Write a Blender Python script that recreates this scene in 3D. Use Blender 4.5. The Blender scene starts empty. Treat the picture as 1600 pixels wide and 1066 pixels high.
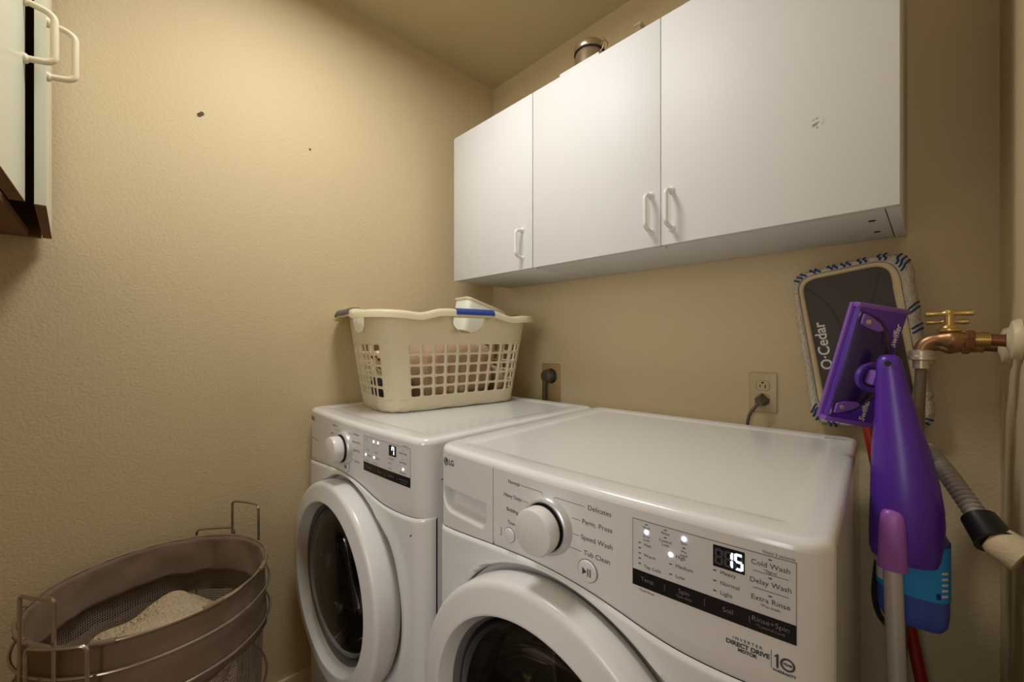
import bpy, bmesh, math, random
from math import sin, cos, pi, radians, sqrt, atan2
from mathutils import Vector, Matrix, noise
random.seed(7)
S = bpy.context.scene
COL = S.collection

# ------------------------------------------------------------------ camera
cd = bpy.data.cameras.new('camera'); cam = bpy.data.objects.new('camera', cd); COL.objects.link(cam)
cd.sensor_width = 36.0; cd.lens = 641.0 / 1600.0 * 36.0; cd.clip_start = 0.01
cam.location = (0, 0, 1.21); cam.rotation_euler = (radians(90), 0, radians(45.6))
S.camera = cam

# ------------------------------------------------------------------ world, lamps, exposure
w = bpy.data.worlds.new('world'); S.world = w; w.use_nodes = True
w.node_tree.nodes['Background'].inputs[0].default_value = (1.0, 0.93, 0.84, 1)
w.node_tree.nodes['Background'].inputs[1].default_value = 0.02

def area(name, loc, rot, size, power, color, shape='DISK', sy=None):
    l = bpy.data.lights.new(name, 'AREA'); l.shape = shape; l.size = size
    if sy: l.size_y = sy
    l.energy = power; l.color = color
    o = bpy.data.objects.new(name, l); COL.objects.link(o); o.location = loc; o.rotation_euler = rot
    return o
LAMP = (-0.86, 0.38, 2.40)
area('ceiling_lamp_light', (LAMP[0], LAMP[1], LAMP[2] - 0.012), (0, 0, 0), 0.34, 10.6, (0.99, 0.98, 0.965))
# added soft fill from the unseen hall, brightens machine fronts and basket
area('hall_fill', (0.25, -1.70, 1.50), (radians(90), 0, radians(19)), 0.7, 18.0, (0.985, 0.975, 0.965), 'RECTANGLE', 1.3)
vs = S.view_settings
vs.view_transform = 'Standard'; vs.look = 'None'; vs.gamma = 1.0; vs.use_curve_mapping = False
vs.exposure = 0.06
S.display_settings.display_device = 'sRGB'

# ------------------------------------------------------------------ materials
def lin(c):
    return tuple((x / 12.92 if x <= 0.04045 else ((x + 0.055) / 1.055) ** 2.4) for x in [q / 255.0 for q in c])
MATS = {}
def mat(name, rgb, rough=0.5, metal=0.0, bump=None, var=None, coat=0.0, spec=0.5, emit=0.0, sheen=0.0, ani=None):
    """rgb sRGB 0-255; bump=(scale,strength,distance); var=(scale,amount)"""
    if name in MATS: return MATS[name]
    m = bpy.data.materials.new(name); m.use_nodes = True; nt = m.node_tree; N = nt.nodes; L = nt.links
    b = N['Principled BSDF']; c = lin(rgb)
    b.inputs['Base Color'].default_value = (*c, 1); b.inputs['Roughness'].default_value = rough
    b.inputs['Metallic'].default_value = metal; b.inputs['Specular IOR Level'].default_value = spec
    b.inputs['Coat Weight'].default_value = coat; b.inputs['Coat Roughness'].default_value = 0.08
    b.inputs['Sheen Weight'].default_value = sheen
    if emit:
        b.inputs['Emission Color'].default_value = (*c, 1); b.inputs['Emission Strength'].default_value = emit
    tc = N.new('ShaderNodeTexCoord')
    if var:
        nz = N.new('ShaderNodeTexNoise'); nz.inputs['Scale'].default_value = var[0]; nz.inputs['Detail'].default_value = 4
        L.new(tc.outputs['Object'], nz.inputs['Vector'])
        mx = N.new('ShaderNodeMix'); mx.data_type = 'RGBA'
        mx.inputs['A'].default_value = (*[x * (1 - var[1]) for x in c], 1); mx.inputs['B'].default_value = (*[min(1, x * (1 + var[1])) for x in c], 1)
        L.new(nz.outputs['Fac'], mx.inputs['Factor']); L.new(mx.outputs['Result'], b.inputs['Base Color'])
    if bump:
        nz = N.new('ShaderNodeTexNoise'); nz.inputs['Scale'].default_value = bump[0]; nz.inputs['Detail'].default_value = 3
        L.new(tc.outputs['Object'], nz.inputs['Vector'])
        bp = N.new('ShaderNodeBump'); bp.inputs['Strength'].default_value = bump[1]; bp.inputs['Distance'].default_value = bump[2]
        L.new(nz.outputs['Fac'], bp.inputs['Height']); L.new(bp.outputs['Normal'], b.inputs['Normal'])
    MATS[name] = m
    return m

WALL = mat('tan_wall_paint', (209, 190, 152), 0.6, bump=(150, 0.35, 0.004), spec=0.3)
CEIL = mat('tan_ceiling_paint', (200, 185, 146), 0.8, bump=(120, 0.25, 0.003), spec=0.2)
FLOOR = mat('floor_vinyl', (112, 80, 58), 0.5, var=(6, 0.15))
TRIM = mat('cream_trim', (214, 200, 165), 0.45)
WHITE = mat('white_enamel', (226, 225, 224), 0.18, coat=0.3)
WHITEP = mat('white_panel_plastic', (222, 219, 217), 0.28)
WHITED = mat('white_door_plastic', (222, 220, 218), 0.25)
GREYP = mat('grey_plastic', (190, 188, 186), 0.35)
SILVER = mat('silver_bezel', (205, 205, 206), 0.3, metal=0.35)
DARK = mat('dark_plastic', (34, 33, 34), 0.35)
BLACK = mat('black_gap', (12, 12, 12), 0.6)
INK = mat('grey_ink', (70, 68, 70), 0.6)
INKL = mat('light_ink', (120, 118, 120), 0.6)
BAND = mat('black_display_band', (28, 27, 33), 0.15)
DISP = mat('display_face', (212, 210, 211), 0.2)
LED = mat('led_white', (215, 230, 255), 0.4, emit=4.0)
LEDOFF = mat('segment_off', (70, 70, 76), 0.4)
STEEL = mat('drum_steel', (150, 150, 150), 0.25, metal=0.9)
RUBBER = mat('grey_rubber', (70, 70, 70), 0.5)
MELA = mat('white_melamine', (216, 215, 214), 0.5, spec=0.2)
MELAE = mat('white_edge', (205, 203, 200), 0.45)
MELAC = mat('cream_melamine', (222, 222, 200), 0.25)
HANDLEW = mat('white_handle', (226, 224, 218), 0.35)
BROWNB = mat('raw_particle_board', (120, 84, 56), 0.8, var=(60, 0.25))
BASK = mat('cream_basket_plastic', (240, 231, 202), 0.45)
def translucent(m, amt):
    nt = m.node_tree; N = nt.nodes; L = nt.links; b = N['Principled BSDF']
    t_ = N.new('ShaderNodeBsdfTranslucent'); t_.inputs[0].default_value = b.inputs['Base Color'].default_value
    x = N.new('ShaderNodeMixShader'); x.inputs[0].default_value = amt
    L.new(b.outputs[0], x.inputs[1]); L.new(t_.outputs[0], x.inputs[2]); L.new(x.outputs[0], N['Material Output'].inputs['Surface'])
translucent(BASK, .35)
BASKW = mat('white_tub_plastic', (236, 240, 226), 0.4)
BLUEG = mat('blue_grip', (44, 70, 150), 0.5)
GREYG = mat('grey_grip', (104, 98, 98), 0.5)
TOWELB = mat('brown_terry', (196, 160, 130), 0.95, bump=(420, 1.0, 0.006), var=(90, 0.18), sheen=0.3)
TOWELC = mat('cream_terry', (246, 216, 164), 0.95, bump=(170, 1.0, 0.03), var=(60, 0.12), sheen=0.3)
CLOTHD = mat('dark_cloth', (34, 28, 30), 0.9, bump=(200, 0.5, 0.003))
CLOTHR = mat('red_cloth', (128, 24, 34), 0.9)
CLOTHY = mat('yellow_cloth', (214, 190, 96), 0.9)
CLOTHK = mat('cream_cloth', (222, 206, 170), 0.9)
WIRE = mat('bronze_wire', (178, 164, 148), 0.25, metal=0.85)
CANVAS = mat('brown_canvas', (124, 104, 87), 0.9, bump=(500, 0.3, 0.002), var=(12, 0.12))
OUTLET = mat('ivory_plastic', (196, 178, 136), 0.4)
CORD = mat('brown_cord', (92, 76, 62), 0.5)
PLUG = mat('dark_plug', (88, 76, 62), 0.5)
PADG = mat('dark_grey_mop_plate', (66, 57, 50), 0.55)
FLUFF = mat('cream_microfibre', (236, 222, 202), 0.95, bump=(260, 1.0, 0.01), var=(140, 0.22))
BIND = mat('cream_binding', (216, 196, 158), 0.8)
BLUEY = mat('blue_yarn', (34, 72, 118), 0.9, bump=(300, 0.8, 0.004))
WTEXT = mat('white_print', (225, 220, 210), 0.6)
PURPLE = mat('purple_plastic', (84, 42, 158), 0.3)
PURPLED = mat('dark_purple_plastic', (44, 24, 74), 0.2)
LAV = mat('lavender_plastic', (158, 92, 176), 0.35)
LAVH = mat('pale_purple_plastic', (124, 82, 172), 0.35)
ALU = mat('aluminium_pole', (212, 206, 202), 0.38, metal=0.5)
BLUEB = mat('blue_cleaner', (66, 92, 178), 0.2)
CYANL = mat('cyan_label', (40, 150, 222), 0.4)
REDP = mat('red_mop_pole', (150, 34, 24), 0.4)
BRASS = mat('brass', (206, 176, 110), 0.3, metal=0.9)
BRONZE = mat('bronze_body', (158, 120, 86), 0.38, metal=0.8)
COPPER = mat('dull_copper', (132, 88, 62), 0.38, metal=0.7)
NICKEL = mat('nickel', (196, 184, 164), 0.35, metal=0.6)
HOSEB = mat('braided_hose', (136, 120, 98), 0.38, metal=0.75, bump=(900, 0.8, 0.002))
DRAIN = mat('grey_corrugated', (164, 154, 148), 0.4)
TAPE = mat('black_tape', (22, 21, 20), 0.35)
PIPEC = mat('beige_pipe', (206, 188, 154), 0.6, bump=(200, 0.4, 0.003))
JARM = mat('brushed_steel', (206, 192, 168), 0.25, metal=0.9)
LAMPM = mat('lamp_diffuser', (255, 244, 226), 0.5, emit=3.0)

def glass_mat(name, tint, rough=0.03):
    m = bpy.data.materials.new(name); m.use_nodes = True; nt = m.node_tree; N = nt.nodes; L = nt.links
    N.remove(N['Principled BSDF']); out = N['Material Output']
    tr = N.new('ShaderNodeBsdfTransparent'); tr.inputs[0].default_value = (*tint, 1)
    gl = N.new('ShaderNodeBsdfGlossy'); gl.inputs['Roughness'].default_value = rough; gl.inputs['Color'].default_value = (.9, .9, .9, 1)
    fr = N.new('ShaderNodeFresnel'); fr.inputs['IOR'].default_value = 1.5
    mx = N.new('ShaderNodeMixShader'); L.new(fr.outputs[0], mx.inputs[0]); L.new(tr.outputs[0], mx.inputs[1]); L.new(gl.outputs[0], mx.inputs[2])
    L.new(mx.outputs[0], out.inputs['Surface'])
    return m
DGLASS = glass_mat('smoked_door_glass', (.42, .42, .43))
PGLASS = glass_mat('purple_clear_cover', (.42, .30, .50), 0.12)
CGLASS = glass_mat('jar_glass', (.9, .9, .86))

def mesh_mat():
    """open weave: thread / hole pattern cut by transparency on a real net"""
    m = bpy.data.materials.new('grey_net'); m.use_nodes = True; nt = m.node_tree; N = nt.nodes; L = nt.links
    b = N['Principled BSDF']; b.inputs['Base Color'].default_value = (*lin((150, 134, 124)), 1); b.inputs['Roughness'].default_value = 0.8
    uv = N.new('ShaderNodeUVMap')
    mp = N.new('ShaderNodeMapping'); mp.inputs['Scale'].default_value = (260, 90, 1); mp.inputs['Rotation'].default_value = (0, 0, 0)
    ch = N.new('ShaderNodeTexVoronoi'); ch.inputs['Scale'].default_value = 1.0; ch.inputs['Randomness'].default_value = 0.0
    L.new(uv.outputs[0], mp.inputs[0]); L.new(mp.outputs[0], ch.inputs['Vector'])
    lt = N.new('ShaderNodeMath'); lt.operation = 'LESS_THAN'; lt.inputs[1].default_value = 0.36
    L.new(ch.outputs['Distance'], lt.inputs[0])
    tr = N.new('ShaderNodeBsdfTransparent'); mx = N.new('ShaderNodeMixShader')
    L.new(lt.outputs[0], mx.inputs[0]); L.new(b.outputs[0], mx.inputs[1]); L.new(tr.outputs[0], mx.inputs[2])
    L.new(mx.outputs[0], N['Material Output'].inputs['Surface'])
    return m
NET = mesh_mat()

# ------------------------------------------------------------------ object helpers
INV = {}
def tag(o, label=None, cat=None, group=None, kind=None):
    if label: o['label'] = label
    if cat: o['category'] = cat
    if group: o['group'] = group
    if kind: o['kind'] = kind
    return o
def thing(name, label, cat, loc=(0, 0, 0), rot=0.0, group=None):
    o = bpy.data.objects.new(name, None); COL.objects.link(o); o.empty_display_size = 0.05
    o.location = loc; o.rotation_euler = (0, 0, rot)
    INV[o.name] = (Matrix.Translation(loc) @ Matrix.Rotation(rot, 4, 'Z')).inverted()
    return tag(o, label, cat, group)

class M:
    def __init__(s): s.b = bmesh.new()
    def box(s, lo, hi, bev=0.0, seg=2, mtx=None):
        c = [(a + b) / 2 for a, b in zip(lo, hi)]; d = [abs(b - a) for a, b in zip(lo, hi)]
        r = bmesh.ops.create_cube(s.b, size=1.0)
        vs_ = r['verts']
        for v in vs_: v.co = Vector((v.co.x * d[0] + c[0], v.co.y * d[1] + c[1], v.co.z * d[2] + c[2]))
        if bev:
            es = list({e for v in vs_ for e in v.link_edges})
            rr = bmesh.ops.bevel(s.b, geom=es, offset=min(bev, min(d) * 0.49), segments=seg, affect='EDGES', profile=0.5)
            vs_ = list({v for f in rr['faces'] for v in f.verts} | {v for v in vs_ if v.is_valid})
            # take all verts connected
            st = list(vs_); seen = set(st)
            while st:
                v = st.pop()
                for e in v.link_edges:
                    q = e.other_vert(v)
                    if q not in seen: seen.add(q); st.append(q)
            vs_ = list(seen)
        if mtx is not None:
            for v in vs_: v.co = mtx @ v.co
        return s
    def loft(s, rings, closed=True, cap0=False, cap1=False, loop=False):
        R = [[s.b.verts.new(p) for p in r] for r in rings]
        n = len(R[0]); k = len(R)
        for i in range(k if loop else k - 1):
            a, b = R[i], R[(i + 1) % k]
            for j in range(n if closed else n - 1):
                j2 = (j + 1) % n
                try: s.b.faces.new((a[j], a[j2], b[j2], b[j]))
                except ValueError: pass
        if cap0: s.b.faces.new(R[0][::-1])
        if cap1: s.b.faces.new(R[-1])
        return s
    def tube(s, pts, r, seg=10, loop=False, cap=True, flat=1.0):
        pts = [Vector(p) for p in pts]; n = len(pts); rs = r if isinstance(r, (list, tuple)) else [r] * n
        rings = []; up = None
        for i in range(n):
            if loop: t = pts[(i + 1) % n] - pts[(i - 1) % n]
            else: t = pts[min(i + 1, n - 1)] - pts[max(i - 1, 0)]
            if t.length < 1e-9: t = Vector((0, 0, 1))
            t.normalize()
            if up is None:
                up = Vector((0, 0, 1)) if abs(t.z) < 0.9 else Vector((1, 0, 0))
            u = (up - t * up.dot(t))
            if u.length < 1e-6: u = t.orthogonal()
            u.normalize(); v = t.cross(u); up = u
            rings.append([pts[i] + u * (rs[i] * cos(2 * pi * k / seg)) + v * (rs[i] * flat * sin(2 * pi * k / seg)) for k in range(seg)])
        s.loft(rings, True, cap and not loop, cap and not loop, loop)
        return s
    def lathe(s, prof, o=(0, 0, 0), ax=(0, 0, 1), seg=32, cap0=False, cap1=False):
        ax = Vector(ax).normalized(); u = ax.orthogonal().normalized(); v = ax.cross(u); o = Vector(o)
        rings = [[o + ax * h + (u * cos(2 * pi * k / seg) + v * sin(2 * pi * k / seg)) * r for k in range(seg)] for r, h in prof]
        s.loft(rings, True, cap0, cap1); return s
    def poly(s, pts, vec):
        """prism from a polygon and an extrusion vector"""
        vec = Vector(vec); a = [Vector(p) for p in pts]
        s.loft([a, [p + vec for p in a]], True, True, True); return s
    def build(s, name, m, parent=None, smooth=38, world=None, solid=0.0, sub=0, loc=None):
        b = s.b
        bmesh.ops.remove_doubles(b, verts=b.verts, dist=1e-6)
        bmesh.ops.recalc_face_normals(b, faces=b.faces)
        if world is not None:
            mt = INV[world.name]
            for v in b.verts: v.co = mt @ v.co
        if loc is not None:
            for v in b.verts: v.co -= Vector(loc)
        me = bpy.data.meshes.new(name); b.to_mesh(me); b.free()
        if smooth:
            me.shade_smooth(); me.set_sharp_from_angle(angle=radians(smooth))
        me.materials.append(m)
        o = bpy.data.objects.new(name, me); COL.objects.link(o)
        if parent: o.parent = parent
        if loc is not None: o.location = loc
        if solid:
            md = o.modifiers.new('solid', 'SOLIDIFY'); md.thickness = solid; md.offset = -1
        if sub:
            md = o.modifiers.new('sub', 'SUBSURF'); md.levels = sub; md.render_levels = sub
        return o

def struct(o, kind='structure'):
    o['kind'] = kind; return o
def smoothpath(P, n=8, loop=False):
    P = [Vector(p) for p in P]; out = []; k = len(P)
    for i in range(k if loop else k - 1):
        g = (lambda j: P[j % k]) if loop else (lambda j: P[max(0, min(k - 1, j))])
        p0, p1, p2, p3 = g(i - 1), g(i), g(i + 1), g(i + 2)
        for q in range(n):
            t = q / n
            out.append(0.5 * ((2 * p1) + (p2 - p0) * t + (2 * p0 - 5 * p1 + 4 * p2 - p3) * t * t + (3 * p1 - p0 - 3 * p2 + p3) * t ** 3))
    if not loop: out.append(P[-1])
    return out
def rounded(P, r, n=5):
    """polyline with each inner corner rounded by radius r"""
    P = [Vector(p) for p in P]; out = [P[0]]
    for i in range(1, len(P) - 1):
        a = (P[i - 1] - P[i]); b = (P[i + 1] - P[i]); rr = min(r, a.length * .49, b.length * .49)
        A = P[i] + a.normalized() * rr; B = P[i] + b.normalized() * rr
        for q in range(n + 1):
            t = q / n; out.append(A * (1 - t) ** 2 + P[i] * 2 * t * (1 - t) + B * t * t)
    out.append(P[-1]); return out

def text_faces(b, txt, size, fn, align='CENTER', bold=0.0, spacing=1.0, thick=0.0, shear=0.0):
    """append a line of lettering to bmesh b; fn maps (x, y) in text space to a 3D point"""
    cu = bpy.data.curves.new('t', 'FONT'); cu.body = txt; cu.size = size; cu.align_x = align; cu.align_y = 'CENTER'
    cu.offset = bold; cu.space_character = spacing; cu.resolution_u = 3; cu.fill_mode = 'FRONT'; cu.shear = shear
    ob = bpy.data.objects.new('t', cu)
    me = bpy.data.meshes.new_from_object(ob)
    vv = [b.verts.new(fn(v.co.x, v.co.y)) for v in me.vertices]
    for p in me.polygons:
        try: b.faces.new([vv[i] for i in p.vertices])
        except ValueError: pass
    bpy.data.objects.remove(ob); bpy.data.curves.remove(cu); bpy.data.meshes.remove(me)

# ------------------------------------------------------------------ room
XL, XR, YB, YF, ZC = -1.505, 0.102, 1.342, -0.43, 2.442
HY = -2.0
DX0, DX1, DZ = -.70, .085, 2.03
def slab(name, lo, hi, m): return struct(M().box(lo, hi).build(name, m, smooth=0))
slab('floor', (XL - .1, HY - .1, -.1), (XR + .8, YB + .1, 0), FLOOR)
slab('ceiling', (XL - .1, HY - .1, ZC), (XR + .8, YB + .1, ZC + .1), CEIL)
slab('wall_left', (XL - .1, HY - .1, 0), (XL, YB + .1, ZC), WALL)
slab('wall_back', (XL, YB, 0), (XR + .1, YB + .1, ZC), WALL)
struct(M().box((XL, YF - .11, 0), (DX0, YF, ZC)).box((DX0, YF - .11, DZ), (XR, YF, ZC)).build('wall_front', WALL, smooth=0))
slab('wall_right', (XR, YF - .11, 0), (XR + .1, YB, ZC), WALL)
slab('wall_hall', (XL, HY - .1, 0), (XR + .8, HY, ZC), WALL)
slab('wall_hall_side', (XR + .7, HY, 0), (XR + .8, YF, ZC), WALL)
tr = M()
tr.box((DX0 - .06, YF, 0), (DX0, YF + .012, DZ + .06)); tr.box((DX0, YF, DZ), (XR - .001, YF + .012, DZ + .06)); tr.box((DX0, YF - .11, 0), (DX0 + .012, YF, DZ)); tr.box((DX1, YF - .11, 0), (XR - .001, YF + .012, DZ))
struct(tr.build('trim_1', TRIM, smooth=0))
def baseboard(name, lo, hi): struct(M().box(lo, hi, .004).build(name, TRIM))
baseboard('baseboard_left', (XL, YF, 0), (XL + .014, YB, .09))
baseboard('baseboard_back', (XL + .014, YB - .014, 0), (XR, YB, .09))
baseboard('baseboard_right', (XR - .014, YF + .013, 0), (XR, YB - .014, .09))

# ------------------------------------------------------------------ ceiling lamp
t = thing('ceiling_lamp', 'round flush ceiling lamp with white rim above the washing machine and dryer', 'lamp', LAMP)
M().lathe([(.0, .042), (.17, .042), (.175, .02), (.165, 0), (.150, -.004), (.140, .002)], seg=48).build('rim', TRIM, t)
M().lathe([(.142, .004), (.10, .001), (0.001, 0)], seg=48).build('diffuser', LAMPM, t)

# ------------------------------------------------------------------ wall cabinets
def d_handle(base0, base1, out, r=.0055, inset=.012):
    """D-pull between two feet; out = offset vector of the bar"""
    a, b, o = Vector(base0), Vector(base1), Vector(out)
    ax = (b - a).normalized()
    pts = rounded([a, a + o * .75 + ax * inset * .4, a + o + ax * inset, b + o - ax * inset, b + o * .75 - ax * inset * .4, b], .012, 5)
    m = M().tube(pts, r, 10)
    for p in (a, b): m.lathe([(.0, 0), (.0085, 0), (.0085, .003), (.006, .006), (0.0, .006)], p, o.normalized(), 14)
    return m

def smudge_mat():
    m = MELA.copy(); m.name = 'white_melamine_with_residue'; nt = m.node_tree; N = nt.nodes; L = nt.links; b = N['Principled BSDF']
    tc = N.new('ShaderNodeTexCoord'); vm = N.new('ShaderNodeVectorMath'); vm.operation = 'DISTANCE'; vm.inputs[1].default_value = (-0.196, 0, 1.617 + .0)
    L.new(tc.outputs['Object'], vm.inputs[0]); N_ = vm
    lt = N.new('ShaderNodeMapRange'); lt.inputs['From Min'].default_value = 0.013; lt.inputs['From Max'].default_value = 0.008
    L.new(vm.outputs['Value'], lt.inputs['Value'])
    nz = N.new('ShaderNodeTexNoise'); nz.inputs['Scale'].default_value = 160; nz.inputs['Detail'].default_value = 2; L.new(tc.outputs['Object'], nz.inputs['Vector'])
    mr = N.new('ShaderNodeMapRange'); mr.inputs['From Min'].default_value = .48; mr.inputs['From Max'].default_value = .56; L.new(nz.outputs['Fac'], mr.inputs['Value'])
    mu = N.new('ShaderNodeMath'); mu.operation = 'MULTIPLY'; L.new(lt.outputs[0], mu.inputs[0]); L.new(mr.outputs[0], mu.inputs[1])
    mx = N.new('ShaderNodeMix'); mx.data_type = 'RGBA'; mx.inputs['A'].default_value = (*lin((216, 215, 213)), 1); mx.inputs['B'].default_value = (*lin((150, 144, 138)), 1)
    L.new(mu.outputs[0], mx.inputs['Factor']); L.new(mx.outputs['Result'], b.inputs['Base Color'])
    return m, vm
SMUDGE, SMUDGE_V = smudge_mat()

CZ0, CZ1, CYF = 1.457, 2.045, 1.0147
def wall_cabinet(x0, x1, label, doors):
    t = thing('wall_cabinet', label, 'cabinet', (x0, YB, CZ0), 0, 'white wall cabinets over the machines')
    th = .016; yf = CYF + .0195
    M().box((x0, yf, CZ0), (x0 + th, YB - .001, CZ1), .0008).build('side_panel', MELA, t, world=t)
    M().box((x1 - th - .004, yf, CZ0), (x1 - .0005, YB - .001, CZ1), .0008).build('side_panel', MELA, t, world=t)
    M().box((x0 + th + .001, yf + .0005, CZ0 + .0006), (x1 - th - .006, YB - .004, CZ0 + th), .0008).build('bottom_panel', MELA, t, world=t)
    M().box((x0 + th + .001, yf, CZ1 - th), (x1 - th - .005, YB - .004, CZ1), .0008).build('top_panel', MELA, t, world=t)
    M().box((x0 + th, YB - .010, CZ0 + th), (x1 - th - .004, YB - .005, CZ1 - th)).build('back_panel', MELA, t, world=t, smooth=0)
    for (a, b, hx, mm) in doors:
        org = Vector((a, CYF, CZ0))
        d = M().box((a + .001, CYF, CZ0 - .0005), (b - .001, CYF + .0185, CZ1), .0012).build('door', mm, t, world=t)
        d_handle((hx, CYF, 1.496), (hx, CYF, 1.592), (0, -.034, 0)).build('handle', HANDLEW, d, world=t)
    return t
c1 = wall_cabinet(-1.38, -.938, 'single-door white wall cabinet at the left corner, above the laundry basket', [(-1.38, -.938, -.985, MELA)])
c2 = wall_cabinet(-.9365, -.039, 'wide two-door white wall cabinet above the washing machine', [(-.9365, -.488, -.514, MELA), (-.488, -.038, -.459, SMUDGE)])
SMUDGE_V.inputs[1].default_value = (-0.160 + .9365, CYF - YB, 1.648 - CZ0)
for (x, y) in ((-.085, 1.12), (-.085, 1.24)): M().lathe([(.0, -.0006), (.006, -.0006), (.006, .0002), (0, .0002)], (x, y, CZ0), (0, 0, 1), 14).build('fixing_hole', BLACK, c2, world=c2)
for x in (-.937, -.488): M().box((x - .004, CYF + .012, CZ0 - .005), (x + .006, CYF + .024, CZ0 - .0007), .001).build('door_bumper', MELAE, c2, world=c2)

# opposite cabinet, seen edge-on at the left of the view
t = thing('wall_cabinet', 'old cream cabinet at the left edge of the picture with dark gap between doors', 'cabinet', (-1.12, YF, 1.45))
zb, zt = 1.456, 2.06
M().box((-1.495, YF + .002, zb), (-1.479, -.1175, zt)).build('side_panel', BROWNB, t, world=t, smooth=0)  # brown board on this inner side so the door gap reads as deep shade
M().box((-.782, YF + .002, zb), (-.766, -.135, zt)).build('side_panel', MELAC, t, world=t, smooth=0)
M().box((-1.478, YF + .002, zb), (-.783, -.137, zb + .016)).build('bottom_panel', BROWNB, t, world=t, smooth=0)
M().box((-1.478, YF + .002, zt - .016), (-.783, -.137, zt)).build('top_panel', MELAC, t, world=t, smooth=0)
M().box((-1.478, YF + .003, zb + .017), (-.783, YF + .008, zt - .017)).build('back_panel', BROWNB, t, world=t, smooth=0)  # back in the same dark board, interior shade put into its colour
def ajar_door(P0, P1, th, hx, hb):
    """door whose front face runs P0->P1 (plan), thickness to -y"""
    a, b = Vector((*P0, 0)), Vector((*P1, 0)); n = Vector((0, -th, 0))
    m = M(); m.poly([(a.x, a.y, zb), (b.x, b.y, zb), (b.x, b.y - th, zb), (a.x, a.y - th, zb)], (0, 0, zt - zb))
    d = m.build('door', MELAC, t, world=t, smooth=0)
    M().poly([(a.x, a.y, zb - .0012), (b.x, b.y, zb - .0012), (b.x, b.y - th, zb - .0012), (a.x, a.y - th, zb - .0012)], (0, 0, .001)).build('bottom_edge', BROWNB, d, world=t, smooth=0)
    hy = a.y + (b.y - a.y) * (hx - a.x) / (b.x - a.x)
    d_handle((hx, hy, 1.700), (hx, hy, 1.800), (0, .036, 0)).build('handle', mat('cream_handle', (224, 212, 184), .35), d, world=t)
ajar_door((-.768, -.1125), (-1.113, -.107), .018, -1.098, 0)
ajar_door((-1.125, -.083), (-1.476, -.100), .0145, -1.145, 0)

# ------------------------------------------------------------------ washing machine and dryer
W, D, HT = .690, .690, .985
RC, BU = .036, .016
DCX, DCZ = .315, HT - .450
def bul(x): return -BU * (1 - (2 * x / W - 1) ** 2)
def front(x):
    x = max(0.0, min(W, x)); y = bul(x); q = min(x, W - x)
    if q < RC: y += RC - sqrt(max(0, RC * RC - (RC - q) ** 2))
    return y
SEAM = [(0, -.174), (.05, -.172), (.1, -.167), (.18, -.159), (.25, -.154), (.30, -.153), (.345, -.155), (.40, -.161), (.45, -.171), (.49, -.180), (.53, -.186), (.58, -.188), (.63, -.186), (.69, -.180)]
def seam(x):
    for i in range(len(SEAM) - 1):
        if x <= SEAM[i + 1][0] or i == len(SEAM) - 2:
            p = lambda j: SEAM[max(0, min(len(SEAM) - 1, j))][1]
            t_ = (x - SEAM[i][0]) / (SEAM[i + 1][0] - SEAM[i][0])
            p0, p1, p2, p3 = p(i - 1), p(i), p(i + 1), p(i + 2)
            return HT + .5 * (2 * p1 + (p2 - p0) * t_ + (2 * p0 - 5 * p1 + 4 * p2 - p3) * t_ * t_ + (3 * p1 - p0 - 3 * p2 + p3) * t_ ** 3)
def outline(ins):
    r = max(RC - ins, .006); pts = []
    def fy(x): return bul(x) + ins
    for k in range(9):
        a = pi / 2 * k / 8; x = ins + r - r * cos(a); pts.append((x, fy(x) + r - r * sin(a)))
    for k in range(1, 24):
        x = ins + r + (W - 2 * ins - 2 * r) * k / 24; pts.append((x, fy(x)))
    for k in range(9):
        a = pi / 2 * (1 - k / 8); x = W - ins - r + r * cos(a); pts.append((x, fy(x) + r - r * sin(a)))
    rb = .02
    for k in range(5):
        a = pi / 2 * k / 4; pts.append((W - ins - rb + rb * cos(a), D - ins - rb + rb * sin(a)))
    for k in range(5):
        a = pi / 2 * k / 4; pts.append((ins + rb - rb * sin(a), D - ins - rb + rb * cos(a)))
    return pts
def xs_grid(x0, x1, n):
    """x samples dense at the rounded corners"""
    out = []
    for k in range(n + 1):
        out.append(x0 + (x1 - x0) * k / n)
    ex = []
    for k in range(1, 9):
        a = pi / 2 * k / 8; d = RC - RC * cos(a)
        ex += [d, W - d]
    out = sorted(set([round(q, 5) for q in out + ex if x0 - 1e-6 <= q <= x1 + 1e-6]))
    return out

def pocket(x, z):
    """depth of the drawer's finger pocket"""
    x0, x1 = .022, .164; zt_, zb_ = HT - .087, HT - .136
    if x < x0 - .006 or x > x1 + .006: return 0
    q = min(1, max(0, (x - x0) / .03)); lowb = zb_ + .028 * (1 - q) ** 2 if x < x0 + .03 else zb_
    lowb = lowb + (.012 * (1 - (x1 - x) / .012) ** 2 if x > x1 - .012 else 0)
    def ss(e0, e1, v): v = min(1, max(0, (v - e0) / (e1 - e0))); return v * v * (3 - 2 * v)
    fx = ss(x0 - .003, x0 + .004, x) * (1 - ss(x1 - .004, x1 + .003, x))
    fz = (1 - ss(zt_ - .002, zt_ + .001, z)) * ss(lowb - .004, lowb + .012, z)
    dep = .012 + .034 * (z - zb_) / (zt_ - zb_)
    return max(0, fx * fz * dep)

def panel_grid(x0, x1, ztop, rows, n, disp=None):
    m = M(); X = xs_grid(x0, x1, n); rings = []
    for k in range(rows + 1):
        ring = []
        for x in X:
            zl = seam(x) + .0004; z = zl + (ztop - zl) * k / rows
            e = z - zl
            y = front(x) + (.0025 * (1 - e / .003) ** 2 if e < .003 else 0)
            if disp: y += disp(x, z)
            ring.append((x, y, z))
        rings.append(ring)
    m.loft(rings, closed=False)
    return m

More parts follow.
